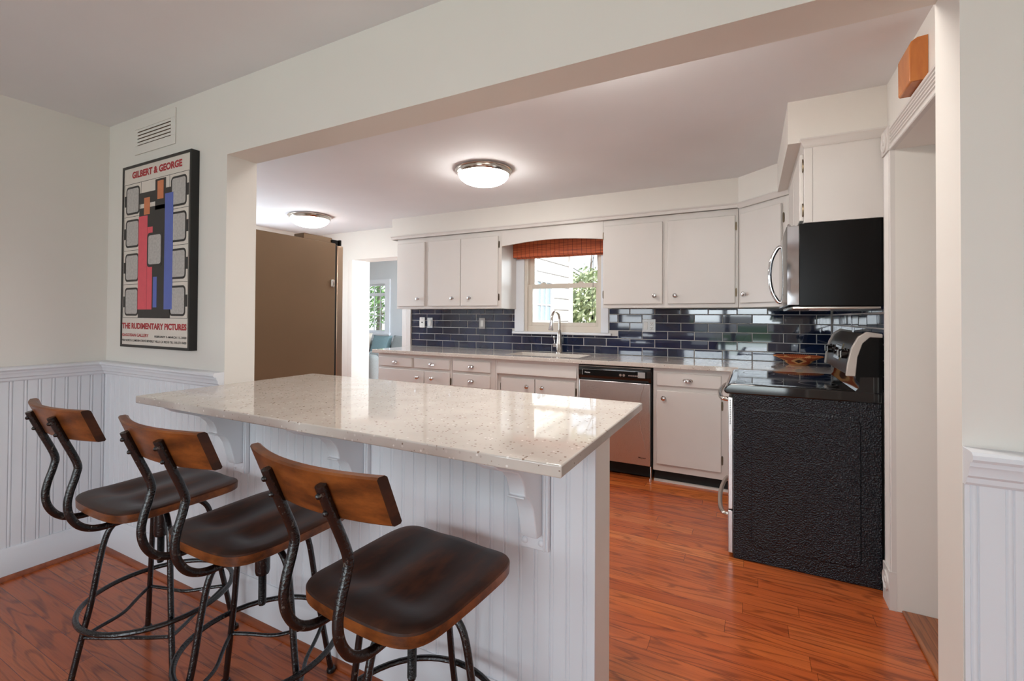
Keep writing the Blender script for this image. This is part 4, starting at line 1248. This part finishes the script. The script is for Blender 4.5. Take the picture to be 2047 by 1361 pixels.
# ------------------------------------------------------------------ basket bowl
def bowl():
    c = (0.60, 2.84, ZC + 0.0005)
    t = thing('basket_bowl', 'orange coiled basket bowl with dark diamonds on the corner worktop', 'bowl', c)
    pr = [(0.0, 0.0), (0.058, 0.0), (0.075, 0.012), (0.105, 0.036), (0.134, 0.052), (0.152, 0.062), (0.157, 0.064)]
    inn = [(0.157, 0.067), (0.150, 0.066), (0.130, 0.057), (0.100, 0.042), (0.070, 0.018), (0.052, 0.007), (0.0, 0.006)]
    obj('basket_wall', MB().lathe(pr + inn, (0, 0, 0), 'Z', 48), M['basket'], t, local=True)
    mb = MB()
    n = 72
    for i in range(n):
        a = 2 * PI * i / n
        mb.sphere((0.157 * math.cos(a), 0.157 * math.sin(a), 0.0655), (0.0055, 0.0055, 0.0048), 6, 4)
    obj('stitched_rim', mb, simple('rim_fibre', srgb(196, 120, 66), 0.7, var=0.3, sc=200), t, local=True)
bowl()

# ------------------------------------------------------------------ ceiling lamps
def lamp(label, x, y, r, mk):
    t = thing('ceiling_lamp', label, 'ceiling light', (x, y, H2), group='flush ceiling lamps in the kitchen')
    k = r / 0.207
    obj('metal_ring', MB().lathe([(0.0, 0), (0.190 * k, -0.0005), (0.207 * k, -0.006), (0.207 * k, -0.012), (0.198 * k, -0.016), (0.200 * k, -0.020), (0.196 * k, -0.038), (0.189 * k, -0.046), (0.183 * k, -0.044), (0.183 * k, -0.03), (0.0, -0.028)], (0, 0, 0), 'Z', 56), M['steelh'], t, local=True)
    pr = [(0.184 * k * math.cos(a * PI / 2 / 12), -0.040 - 0.082 * k * math.sin(a * PI / 2 / 12)) for a in range(13)]
    pr[-1] = (0.0, pr[-1][1])
    obj('glass_dome', MB().lathe(pr, (0, 0, 0), 'Z', 56), M[mk], t, local=True)
lamp('larger, nearer flush ceiling lamp with lit opal dome, in front of the window', -1.457, 1.665, 0.207, 'dome')
lamp('added flush ceiling lamp, unseen above the breakfast bar behind the header', -0.2, 0.40, 0.207, 'added_dome')  # hidden lamp added to brighten the right side of the kitchen
lamp('farther flush ceiling lamp with lit opal dome, above the refrigerator', -3.955, 2.175, 0.22, 'dome3')

# ------------------------------------------------------------------ peninsula top and brackets
o = obj('peninsula_countertop', B(OL + 0.0005, PR, PA, PB, 0.928, ZP), M['quartz'], origin=(-0.9, 0.07, 0.928), bev=0.004, seg=3)
tag(o, 'thick cream speckled quartz breakfast-bar top above the stools', 'countertop')
def bracket(xc, label):
    t = thing('counter_bracket', label, 'bracket', (xc, 0, 0.6), group='scrolled brackets under the breakfast bar')
    y = -0.0075
    px0, px1 = xc - 0.044, xc + 0.044
    mb = MB().box(px0, px1, y - 0.014, y, 0.598, 0.927).box(px1 - 0.016, px1 - 0.009, y - 0.019, y - 0.012, 0.598, 0.927).box(px1 - 0.005, px1, y - 0.017, y - 0.012, 0.598, 0.927)
    obj('back_plate', mb, M['trim'], t, bev=0.0025)
    yb = y - 0.0135
    pr = [(yb, 0.9275), (-0.300, 0.9275), (-0.298, 0.915), (-0.270, 0.898), (-0.215, 0.878), (-0.172, 0.860), (-0.148, 0.836), (-0.136, 0.812), (-0.131, 0.790), (-0.142, 0.789), (-0.140, 0.783), (-0.112, 0.778), (-0.093, 0.760), (-0.080, 0.735), (-0.070, 0.700), (-0.060, 0.660), (-0.052, 0.645), (yb, 0.643)]
    obj('scroll_arm', MB().prism(pr, 'X', xc - 0.026, xc + 0.024), M['trim'], t, bev=0.0035)
    for dx in (-0.030, 0.022):
        obj('screw_cap', MB().sphere((xc + dx, y - 0.014, 0.620), (0.010, 0.006, 0.010), 14, 8), M['trim'], t)
bracket(-0.262, 'white scrolled bracket nearest the open end of the breakfast bar')
bracket(-0.948, 'middle white scrolled bracket, behind the nearest stool back')
bracket(-1.634, 'white scrolled bracket by the wall, behind the middle stool back')

# ------------------------------------------------------------------ bar stools
def stool_meshes():
    R_ = {}
    # seat
    mb = MB(); N = 30
    hw, hd, p = 0.196, 0.193, 6.0
    zt, zb = 0.636, 0.601
    top = {}; bot = {}
    def pos(s, t_):
        r = max(abs(s), abs(t_))
        if r < 1e-9: return 0.0, 0.0
        q = (abs(s) ** p + abs(t_) ** p) ** (1 / p)
        x, y = s / q * r * hw, t_ / q * r * hd
        y += -0.014 * (1 - (x / hw) ** 2) * max(0, -y / hd)
        x *= 1.0 - 0.03 * max(0, -y / hd)
        return x, y
    def hgt(x, y):
        g = 1 / (1 + math.exp(-(y + 0.115) / 0.016)) * (1 - 0.75 / (1 + math.exp(-(y - 0.02) / 0.06)))
        d = 0.018 * g * (math.exp(-((x - 0.082) / 0.062) ** 2) + math.exp(-((x + 0.082) / 0.062) ** 2)) + 0.004 * g
        return zt - d
    idx = {}
    for i in range(N + 1):
        for j in range(N + 1):
            s, t_ = -1 + 2 * i / N, -1 + 2 * j / N
            x, y = pos(s, t_)
            e = 1.0 if (i in (0, N) or j in (0, N)) else 0.0
            idx[i, j] = len(mb.v); mb.v.append((x, y, hgt(x, y) - 0.003 * e))
    for i in range(N):
        for j in range(N):
            mb.f.append((idx[i, j], idx[i + 1, j], idx[i + 1, j + 1], idx[i, j + 1])); mb.m.append(0)
    ring = [(i, 0) for i in range(N)] + [(N, j) for j in range(N)] + [(i, N) for i in range(N, 0, -1)] + [(0, j) for j in range(N, 0, -1)]
    n = len(ring)
    k1 = len(mb.v)
    for (i, j) in ring:
        x, y, z = mb.v[idx[i, j]]; mb.v.append((x * 1.012, y * 1.012, z - 0.004))
    k2 = len(mb.v)
    for (i, j) in ring:
        x, y, z = mb.v[idx[i, j]]; mb.v.append((x * 1.008, y * 1.008, zb + 0.003))
    k3 = len(mb.v)
    for (i, j) in ring:
        x, y, z = mb.v[idx[i, j]]; mb.v.append((x * 0.985, y * 0.985, zb))
    for a in range(n):
        b_ = (a + 1) % n
        mb.f.append((idx[ring[a]], k1 + a, k1 + b_, idx[ring[b_]])); mb.m.append(0)
        mb.f.append((k1 + a, k2 + a, k2 + b_, k1 + b_)); mb.m.append(1)
        mb.f.append((k2 + a, k3 + a, k3 + b_, k2 + b_)); mb.m.append(1)
    mb.f.append(tuple(k3 + a for a in range(n))); mb.m.append(1)
    R_['seat'] = mb
    # backrest: bent slab, reclined
    mb = MB(); NX, W2 = 24, 0.198
    z0, z1, th = 0.882, 0.982, 0.024
    rows = []
    for i in range(NX + 1):
        x = -W2 + 2 * W2 * i / NX
        yb0 = -0.3225 + 0.92 * x * x
        row = []
        for (z, f_) in ((z0 + 0.004, 0), (z0, 0.2), (z0, 0.8), (z0 + 0.004, 1), (z1 - 0.004, 1), (z1, 0.8), (z1, 0.2), (z1 - 0.004, 0)):
            sk = -(z - 0.945) * 0.40
            row.append((x - (0.010 if x > 0 else -0.010) * 0 , yb0 + sk + th * f_, z))
        rows.append(row)
    v = [q for r in rows for q in r]
    f = []
    for i in range(NX):
        for j in range(8):
            f.append((i * 8 + j, (i + 1) * 8 + j, (i + 1) * 8 + (j + 1) % 8, i * 8 + (j + 1) % 8))
    mb.add(v, f)
    mb.add([v[j] for j in range(8)], [tuple(range(8))], 1)
    mb.add([v[NX * 8 + j] for j in range(8)], [tuple(range(7, -1, -1))], 1)
    R_['backrest'] = mb
    def rod(x):
        pts = [(x, -0.329, 0.957), (x, -0.325, 0.946), (x, -0.299, 0.883), (x, -0.268, 0.805), (x, -0.270, 0.770), (x, -0.284, 0.720), (x, -0.289, 0.680), (x, -0.280, 0.640), (x, -0.255, 0.605), (x, -0.215, 0.586), (x * 0.98, -0.15, 0.583), (x * 0.95, -0.02, 0.583)]
        return MB().tube(spline(pts, 5), 0.0105, 12)
    R_['rod'] = [rod(-0.085), rod(0.085)]
    def bolts(x):
        mb = MB()
        for z, y in ((0.938, -0.333), (0.902, -0.318)):
            mb.sphere((x, y, z), 0.006, 8, 6)
        return mb
    R_['bolts'] = [bolts(-0.085), bolts(0.085)]
    mb = MB().box(-0.11, 0.11, -0.06, -0.03, 0.592, 0.6005).box(-0.11, 0.11, 0.05, 0.08, 0.592, 0.6005).box(-0.015, 0.015, -0.12, 0.12, 0.590, 0.600)
    R_['plate'] = mb
    return R_
SM = stool_meshes()
def legs_meshes():
    def leg(a):
        pts = [(0.012, 0.560), (0.06, 0.563), (0.105, 0.556), (0.138, 0.530), (0.155, 0.490), (0.170, 0.410), (0.188, 0.290), (0.208, 0.190), (0.242, 0.014)]
        c, s = math.cos(a), math.sin(a)
        return MB().tube(spline([(r * c, r * s, z) for r, z in pts], 6), 0.0093, 12)
    def foot(a):
        r = 0.2445; c, s = math.cos(a), math.sin(a)
        return MB().lathe([(0.0, 0.0), (0.0145, 0.0), (0.016, 0.004), (0.0145, 0.012), (0.0105, 0.016), (0.0, 0.016)], (r * c, r * s, 0), 'Z', 14)
    def brace(a):
        r0 = 0.207
        pts = []
        for k in range(9):
            f = k / 8
            an = a + PI / 2 * f
            r = r0 - 0.075 * math.sin(PI * f) ** 0.8
            pts.append((r * math.cos(an), r * math.sin(an), 0.185 - 0.012 * math.sin(PI * f)))
        return MB().tube(spline(pts, 3), 0.0062, 10)
    ring = MB().tube([(0.226 * math.cos(2 * PI * k / 48), 0.226 * math.sin(2 * PI * k / 48), 0.245) for k in range(48)], 0.0085, 10, closed=True)
    hub = MB().lathe([(0.0, 0.588), (0.036, 0.588), (0.036, 0.578), (0.0215, 0.572), (0.0215, 0.465), (0.019, 0.455), (0.0, 0.455)], (0, 0, 0), 'Z', 20)
    pr = [(0.0, 0.46)]
    z = 0.46
    while z > 0.362:
        pr += [(0.0118, z), (0.0102, z - 0.002)]; z -= 0.004
    pr += [(0.010, 0.358), (0.0, 0.358)]
    return leg, foot, brace, ring, hub, MB().lathe(pr, (0, 0, 0), 'Z', 14)
LEG, FOOT, BRACE, RING, HUB, SCREW = legs_meshes()
def make_stool(label, cx, cy, seat_rot, base_rot):
    t = thing('bar_stool', label, 'bar stool', (cx, cy, 0), seat_rot, 'industrial swivel stools at the breakfast bar')
    kw = dict(parent=t, local=True)
    obj('seat', SM['seat'], [M['seat'], M['edge']], **kw)
    obj('backrest', SM['backrest'], [M['edge'], M['seat']], **kw)
    for a, b_ in zip(SM['rod'], SM['bolts']):
        r = obj('back_post', a, M['iron'], **kw)
        obj('bolts', b_, M['iron'], r, local=True)
    obj('seat_plate', SM['plate'], M['iron'], **kw)
    obj('swivel_hub', HUB, M['iron'], **kw)
    obj('threaded_shaft', SCREW, M['iron'], **kw)
    obj('footrest_ring', RING, M['iron'], **kw)
    for k in range(4):
        a = base_rot - seat_rot + k * PI / 2
        l = obj('leg', LEG(a), M['iron'], **kw)
        obj('foot_cap', FOOT(a), M['iron'], l, local=True)
        obj('cross_brace', BRACE(a), M['iron'], **kw)
    return t
R = math.radians
make_stool('wooden swivel bar stool with black iron legs, farthest from camera by beadboard corner', -1.635, -0.312, R(-1), R(73.5))
make_stool('wooden swivel bar stool with black iron legs, middle of the three', -1.072, -0.297, R(-1), R(-8))
make_stool('wooden swivel bar stool with black iron legs, nearest camera at the open end', -0.463, -0.312, R(-4), R(3))

# ------------------------------------------------------------------ poster
def poster():
    x0, x1, z0, z1, d = -2.637, -2.000, 1.098, 2.031, 0.036
    t = thing('framed_poster', 'tall black-framed art poster with red headline on the dining wall', 'poster', (-2.32, 0, z0))
    mb = MB()
    w_ = 0.013
    mb.box(x0, x0 + w_, -d, -0.0005, z0, z1).box(x1 - w_, x1, -d, -0.0005, z0, z1).box(x0 + w_, x1 - w_, -d, -0.0005, z0, z0 + w_).box(x0 + w_, x1 - w_, -d, -0.0005, z1 - w_, z1)
    obj('frame', mb, M['frame'], t, smooth=False)
    y = -d + 0.003
    sh = obj('print_sheet', B(x0 + w_, x1 - w_, y, -0.002, z0 + w_, z1 - w_), M['paper'], t, smooth=False)
    L = y - 0.0004
    def fn(x, z): return lambda a, b_: (x + a, L - 0.0003, z + b_)
    for nm, txt, x, z, w2, h2, bo, mk in (('headline', 'GILBERT & GEORGE', -2.543, 1.962, 0.462, 0.036, 0.045, 'ink_red'), ('title_line', 'THE RUDIMENTARY PICTURES', -2.622, 1.191, 0.596, 0.031, 0.045, 'ink_red'), ('gallery_line', 'GAGOSIAN GALLERY', -2.622, 1.152, 0.262, 0.016, 0.03, 'ink_red'), ('date_line', 'FEBRUARY 3\u2013MARCH 11, 2000', -2.305, 1.150, 0.279, 0.012, 0.025, 'ink_black'), ('address_line', '456 NORTH CAMDEN DRIVE BEVERLY HILLS CA 90210 TEL 310-271-9400', -2.622, 1.127, 0.596, 0.0115, 0.02, 'ink_black')):
        tm = MB(); put_text(tm, txt, fn(x, z), w2, h2, bo)
        obj(nm, tm, M[mk], sh, smooth=False)
    # plain abstract stand-in for the printed artwork
    gx0, gx1, gz0, gz1 = -2.618, -2.022, 1.248, 1.936
    art = MB()
    K, G, PK, BL, TN = 0, 1, 2, 3, 4
    def P(a, b_, c, e, dy, mi): art.box(a, b_, L - dy, L + 0.001, c, e, mi)
    def rsq(cx, cz, w2, h2, r, dy, mi):
        p = []
        for sx, sz, q in ((1, 1, 0), (-1, 1, 1), (-1, -1, 2), (1, -1, 3)):
            for k in range(5):
                an = PI / 2 * (q + k / 4)
                p.append((cx + sx * (w2 - r) + r * math.cos(an), cz + sz * (h2 - r) + r * math.sin(an)))
        art.prism(p, 'Y', L - dy, L + 0.001, mi)
    for zz in (gz0, 1.419, 1.593, 1.767, gz1): P(gx0, gx1, zz - 0.001, zz + 0.001, 0.0001, K)
    for xx in (gx0, gx0 + 0.165, gx1 - 0.165, gx1): P(xx - 0.001, xx + 0.001, gz0, gz1, 0.0001, K)
    for zz in (1.33, 1.505, 1.68, 1.85): P(gx0, gx1, zz - 0.028, zz + 0.028, 0.0002, K)
    P(-2.467, -2.169, gz0, 1.80, 0.0003, K); P(-2.316, -2.22, 1.78, 1.93, 0.0003, K)
    for zz in (1.33, 1.505, 1.68, 1.85):
        for xx in (gx0 + 0.085, gx1 - 0.085):
            rsq(xx, zz, 0.068, 0.072, 0.022, 0.0003, K); rsq(xx, zz, 0.058, 0.062, 0.014, 0.0005, G)
    P(-2.470, -2.385, 1.29, 1.76, 0.0007, PK); P(-2.383, -2.335, 1.29, 1.70, 0.0007, PK)
    P(-2.225, -2.152, 1.29, 1.85, 0.0007, BL); P(-2.325, -2.29, 1.30, 1.45, 0.0007, BL)
    P(-2.42, -2.365, 1.765, 1.85, 0.0007, TN); P(-2.295, -2.24, 1.83, 1.92, 0.0007, TN)
    rsq(-2.315, 1.585, 0.07, 0.085, 0.02, 0.0009, K); rsq(-2.315, 1.585, 0.058, 0.072, 0.014, 0.0012, G)
    obj('printed_artwork', art, [M['ink_black'], M['ink_grey'], M['ink_pink'], M['ink_blue'], M['ink_tan']], sh, smooth=False)
poster()

# ------------------------------------------------------------------ wall vent
def vent():
    x0, x1, z0, z1 = -2.590, -2.204, 2.100, 2.278
    t = thing('wall_vent', 'white louvred air vent high on the wall above the poster', 'vent', (-2.4, 0, z0))
    a, b_, c, e = -2.562, -2.243, 2.145, 2.232
    mb = MB().box(x0, x1, -0.006, -0.0003, z0, c).box(x0, x1, -0.006, -0.0003, e, z1).box(x0, a, -0.006, -0.0003, c, e).box(b_, x1, -0.006, -0.0003, c, e)
    obj('face_plate', mb, M['wall'], t, bev=0.0015)
    mb = MB(); n = 5; s = (e - c) / n
    for i in range(n):
        z = c + i * s
        mb.prism([(-0.006, z + 0.003), (-0.006, z + s * 0.86), (-0.002, z + s * 0.97), (-0.001, z + s * 0.55)], 'X', a, b_)
    obj('louvres', mb, M['wall'], t)
    obj('duct_shade', B(a, b_, -0.0008, -0.0002, c, e), M['fridge'], t)  # flat dark sheet, the shade between the louvres put in as colour
vent()

# ------------------------------------------------------------------ oak chime box above the hall doorway
def chime():
    y0, y1, z0, z1 = 0.89, 1.03, 2.116, 2.268
    t = thing('door_chime', 'golden oak door chime box on the wall above hall doorway', 'door chime', (RW, 0.96, z0))
    d = 0.052
    pr = []
    for k in range(9):
        a = PI / 2 * k / 8
        pr.append((RW - d + 0.012 - 0.012 * math.sin(a), 0))
    q = [(RW - 0.0005, z0), (RW - d + 0.004, z0), (RW - d, z0 + 0.006), (RW - d, z1 - 0.018), (RW - d + 0.004, z1 - 0.008), (RW - d + 0.014, z1 - 0.001), (RW - 0.03, z1 + 0.004), (RW - 0.0005, z1 + 0.006)]
    obj('oak_cover', MB().prism(q, 'Y', y0, y1), M['chime'], t, bev=0.003)
    for y in (y0 - 0.004, y1 + 0.0005):
        obj('end_panel', MB().prism([(a, b_) for a, b_ in q], 'Y', y, y + 0.0035), M['chime'], t, bev=0.001)
chime()

# ------------------------------------------------------------------ living room beyond
def living():
    a, b_ = -7.0, -5.95
    mb = MB()
    y = FY
    mb.box(a - 0.1, a, y - 0.02, y, 0.945, 1.885).box(b_, b_ + 0.12, y - 0.02, y, 0.945, 1.885).box(a - 0.1, b_ + 0.12, y - 0.02, y, 1.885, 1.975).box(a - 0.12, b_ + 0.14, y - 0.06, y, 0.905, 0.945).box(a - 0.1, b_ + 0.12, y - 0.018, y, 0.84, 0.905)
    o = struct('window_2', mb, M['trim'], smooth=False)
    mb = MB()
    mb.box(a + 0.03, b_ - 0.03, y + 0.03, y + 0.08, 1.655, 1.71).box(a + 0.03, b_ - 0.03, y + 0.04, y + 0.08, 1.27, 1.29).box(a + 0.03, b_ - 0.03, y + 0.03, y + 0.08, 0.945, 0.985).box(a + 0.03, b_ - 0.03, y + 0.03, y + 0.08, 1.85, 1.885).box(b_ - 0.03, b_, y + 0.03, y + 0.08, 0.945, 1.885).box(a, a + 0.03, y + 0.03, y + 0.08, 0.945, 1.885)
    for k in range(1, 7):
        x = b_ - 0.03 - k * 0.155
        mb.box(x - 0.006, x + 0.006, y + 0.05, y + 0.065, 0.98, 1.86)
    for z in (1.13, 1.44):
        mb.box(a + 0.03, b_ - 0.03, y + 0.0515, y + 0.0635, z - 0.006, z + 0.006)
    obj('sash_bars', mb, M['trim'], o, smooth=False)
    obj('pane', B(a, b_, y + 0.056, y + 0.060, 0.96, 1.87), M['glass'], o)
    t = thing('sofa', 'grey upholstered sofa under the living room window', 'sofa', (-5.9, 4.95, 0))
    obj('sofa_base', B(-6.9, -4.5, 4.45, 5.38, 0.08, 0.40), M['sofa'], t, bev=0.03, seg=3)
    obj('sofa_back', B(-6.9, -4.5, 5.14, 5.40, 0.40, 0.80), M['sofa'], t, bev=0.06, seg=3)
    for x in (-6.9, -6.1, -5.3):
        obj('seat_cushion', B(x + 0.01, x + 0.79, 4.43, 5.13, 0.405, 0.54), M['sofa'], t, bev=0.04, seg=3)
    for x in (-4.5,):
        obj('armrest', B(x, x + 0.2, 4.45, 5.40, 0.08, 0.66), M['sofa'], t, bev=0.05, seg=3)
    for x, y2 in ((-6.8, 4.5), (-4.4, 4.5), (-6.8, 5.3), (-4.4, 5.3)):
        obj('leg', MB().lathe([(0.02, 0), (0.028, 0.085)], (x, y2, 0), 'Z', 10, cap0=True), M['blacksat'], t)
    def cushion(name, label, cx, cy, cz, w2, h2, mat, tilt, rz):
        mb = MB(); n = 10; v = []; f = []
        for s in (1, -1):
            k0 = len(v)
            for i in range(n + 1):
                for j in range(n + 1):
                    u_, q = -1 + 2 * i / n, -1 + 2 * j / n
                    th = 0.075 * ((1 - u_ ** 4) * (1 - q ** 4)) ** 0.6
                    v.append(Vector((u_ * w2 * (1 - 0.06 * (1 - abs(q))), s * th, q * h2 * (1 - 0.06 * (1 - abs(u_))))))
            for i in range(n):
                for j in range(n):
                    a0 = k0 + i * (n + 1) + j
                    f.append((a0, a0 + 1, a0 + n + 2, a0 + n + 1))
        Mx = Matrix.Rotation(rz, 3, 'Z') @ Matrix.Rotation(tilt, 3, 'X')
        mb.add([Mx @ p + Vector((cx, cy, cz)) for p in v], f)
        tag(obj(name, mb, mat, origin=(cx, cy, cz - h2)), label, 'cushion')
    cushion('throw_pillow', 'white patterned throw pillow on the grey sofa, under the window', -6.02, 4.93, 0.755, 0.23, 0.21, M['cushion'], R(-16), R(6))
    cushion('sofa_cushion', 'teal sofa cushion beside the white patterned pillow', -5.56, 4.97, 0.735, 0.22, 0.19, M['teal'], R(-18), R(0))
    cushion('sofa_cushion', 'grey-teal sofa cushion nearest the right door casing', -5.10, 4.97, 0.74, 0.22, 0.195, M['sofa'], R(-18), R(-3))
    t = thing('armchair', 'grey rounded armchair just beyond the doorway, blue throw on its arm', 'armchair', (-5.0, 4.0, 0))
    obj('chair_base', B(-5.35, -4.62, 3.75, 4.25, 0.10, 0.42), M['sofa'], t, bev=0.05, seg=3)
    obj('chair_arm', B(-5.0, -4.55, 3.72, 3.92, 0.10, 0.70), M['sofa'], t, bev=0.08, seg=4)
    obj('chair_back', B(-5.0, -4.45, 3.93, 4.3, 0.40, 0.72), M['sofa'], t, bev=0.08, seg=4)
    obj('leg', MB().lathe([(0.02, 0), (0.026, 0.105)], (-4.7, 3.8, 0), 'Z', 10, cap0=True).lathe([(0.02, 0), (0.026, 0.105)], (-5.25, 3.82, 0), 'Z', 10, cap0=True), M['blacksat'], t)
    mb = MB().sheet([(3.705, 0.42), (3.70, 0.62), (3.735, 0.70), (3.80, 0.715), (3.88, 0.712), (3.93, 0.70)], 'X', -5.01, -4.80)
    tw = obj('throw_blanket', mb, M['throw'], origin=(-4.9, 3.8, 0.45))
    sm = tw.modifiers.new('solid', 'SOLIDIFY'); sm.thickness = 0.012; sm.offset = 1.0
    tag(tw, 'pale blue throw blanket draped over the grey armchair', 'blanket')
living()

# ------------------------------------------------------------------ outdoors
def outdoors():
    tag(obj('lawn', B(-40, 40, -45, 45, -0.5, -0.42), M['grass'], smooth=False), 'green lawn outside the windows', 'lawn', kind='stuff')
    # window and eave of the house wing
    x = -2.25
    o = thing('wing_window', 'white-framed window on the sided wing outside the sink window', 'window', (x, 4.6, 0.95))
    mb = MB()
    a, b_, c, e = 4.30, 4.80, 0.70, 1.74
    for (u0, u1, v0, v1) in ((a - 0.07, a, c - 0.07, e + 0.07), (b_, b_ + 0.07, c - 0.07, e + 0.07), (a, b_, c - 0.09, c), (a, b_, e, e + 0.08), (a, b_, 1.17, 1.215)):
        mb.box(x, x + 0.04, u0, u1, v0, v1)
    obj('window_frame', mb, M['trim'], o, smooth=False)
    mb = MB()
    for k in (1, 2): mb.box(x + 0.005, x + 0.03, a + (b_ - a) * k / 3 - 0.008, a + (b_ - a) * k / 3 + 0.008, c, e)
    for z in (1.43,): mb.box(x + 0.006, x + 0.0285, a, b_, z - 0.008, z + 0.008)
    obj('muntins', mb, M['trim'], o, smooth=False)
    obj('pane', B(x + 0.002, x + 0.012, a, b_, c, e), M['darkglass'], o, smooth=False)
    struct('trim_22', B(x - 0.1, x + 0.45, D + DT, FY + 0.5, 2.55, 2.72), M['trim'], smooth=False)
    struct('trim_23', B(x - 0.02, x + 0.03, FY + 0.06, FY + 0.18, -0.4, 2.55), M['trim'], smooth=False)
    def foliage(cx, cy, cz, rx, ry, rz, n, size, seed):
        rnd = random.Random(seed)
        mb = MB()
        for _ in range(n):
            while True:
                p = Vector((rnd.uniform(-1, 1), rnd.uniform(-1, 1), rnd.uniform(-1, 1)))
                if 0.25 < p.length < 1: break
            c = Vector((cx + p.x * rx, cy + p.y * ry, cz + p.z * rz))
            nrm = Vector((rnd.gauss(0, 1), rnd.gauss(0, 1), rnd.gauss(0.4, 1))).normalized()
            t1 = nrm.orthogonal().normalized(); t2 = nrm.cross(t1)
            s = size * rnd.uniform(0.6, 1.3)
            mb.add([c - t1 * s, c + t2 * s * 0.5, c + t1 * s, c - t2 * s * 0.5], [(0, 1, 2, 3)])
        return mb
    def tree(label, x, y, h, r, leaf, n, seed, cat='tree', bare=False):
        t = thing('tree' if cat == 'tree' else 'shrub', label, cat, (x, y, -0.419))
        rnd = random.Random(seed)
        mb = MB().tube([(x, y, -0.412), (x + 0.05, y, h * 0.35), (x - 0.05, y, h * 0.7), (x, y, h)], [0.09, 0.07, 0.045, 0.01], 8)
        for k in range(44 if bare else 6):
            z0 = rnd.uniform(0.2, 0.8) * h; a = rnd.uniform(0, 2 * PI); L_ = rnd.uniform(0.5, 1.0) * r
            p1 = Vector((x + L_ * 0.5 * math.cos(a), y + L_ * 0.5 * math.sin(a), z0 + 0.3 * L_)); p2 = Vector((x + L_ * math.cos(a + 0.3), y + L_ * math.sin(a + 0.3), z0 + 0.75 * L_))
            mb.tube([(x, y, z0), p1, p2], [0.02 if bare else 0.035, 0.012, 0.004], 6)
        obj('trunk', mb, M['bark'], t)
        if n: obj('foliage', foliage(x, y, h * (0.62 if cat == 'tree' else 0.40), r, r, h * (0.40 if cat == 'tree' else 0.50), n, 0.06, seed), leaf, t, smooth=False)
    tree('pale green shrub outside the sink window, right of the wing', -2.75, 8.3, 2.6, 1.0, M['leafp'], 8000, 3, 'shrub')
    tree('bare grey tree behind the shrub outside the sink window', -3.7, 12.0, 5.5, 2.6, M['leaf'], 260, 5, bare=True)
    tree('leafy green tree outside the living room window', -8.9, 8.4, 4.2, 1.5, M['leafd'], 5200, 9)
    tree('spring green tree behind, to the right outside living room window', -7.6, 12.2, 4.6, 1.9, M['leaf'], 4200, 11)
outdoors()
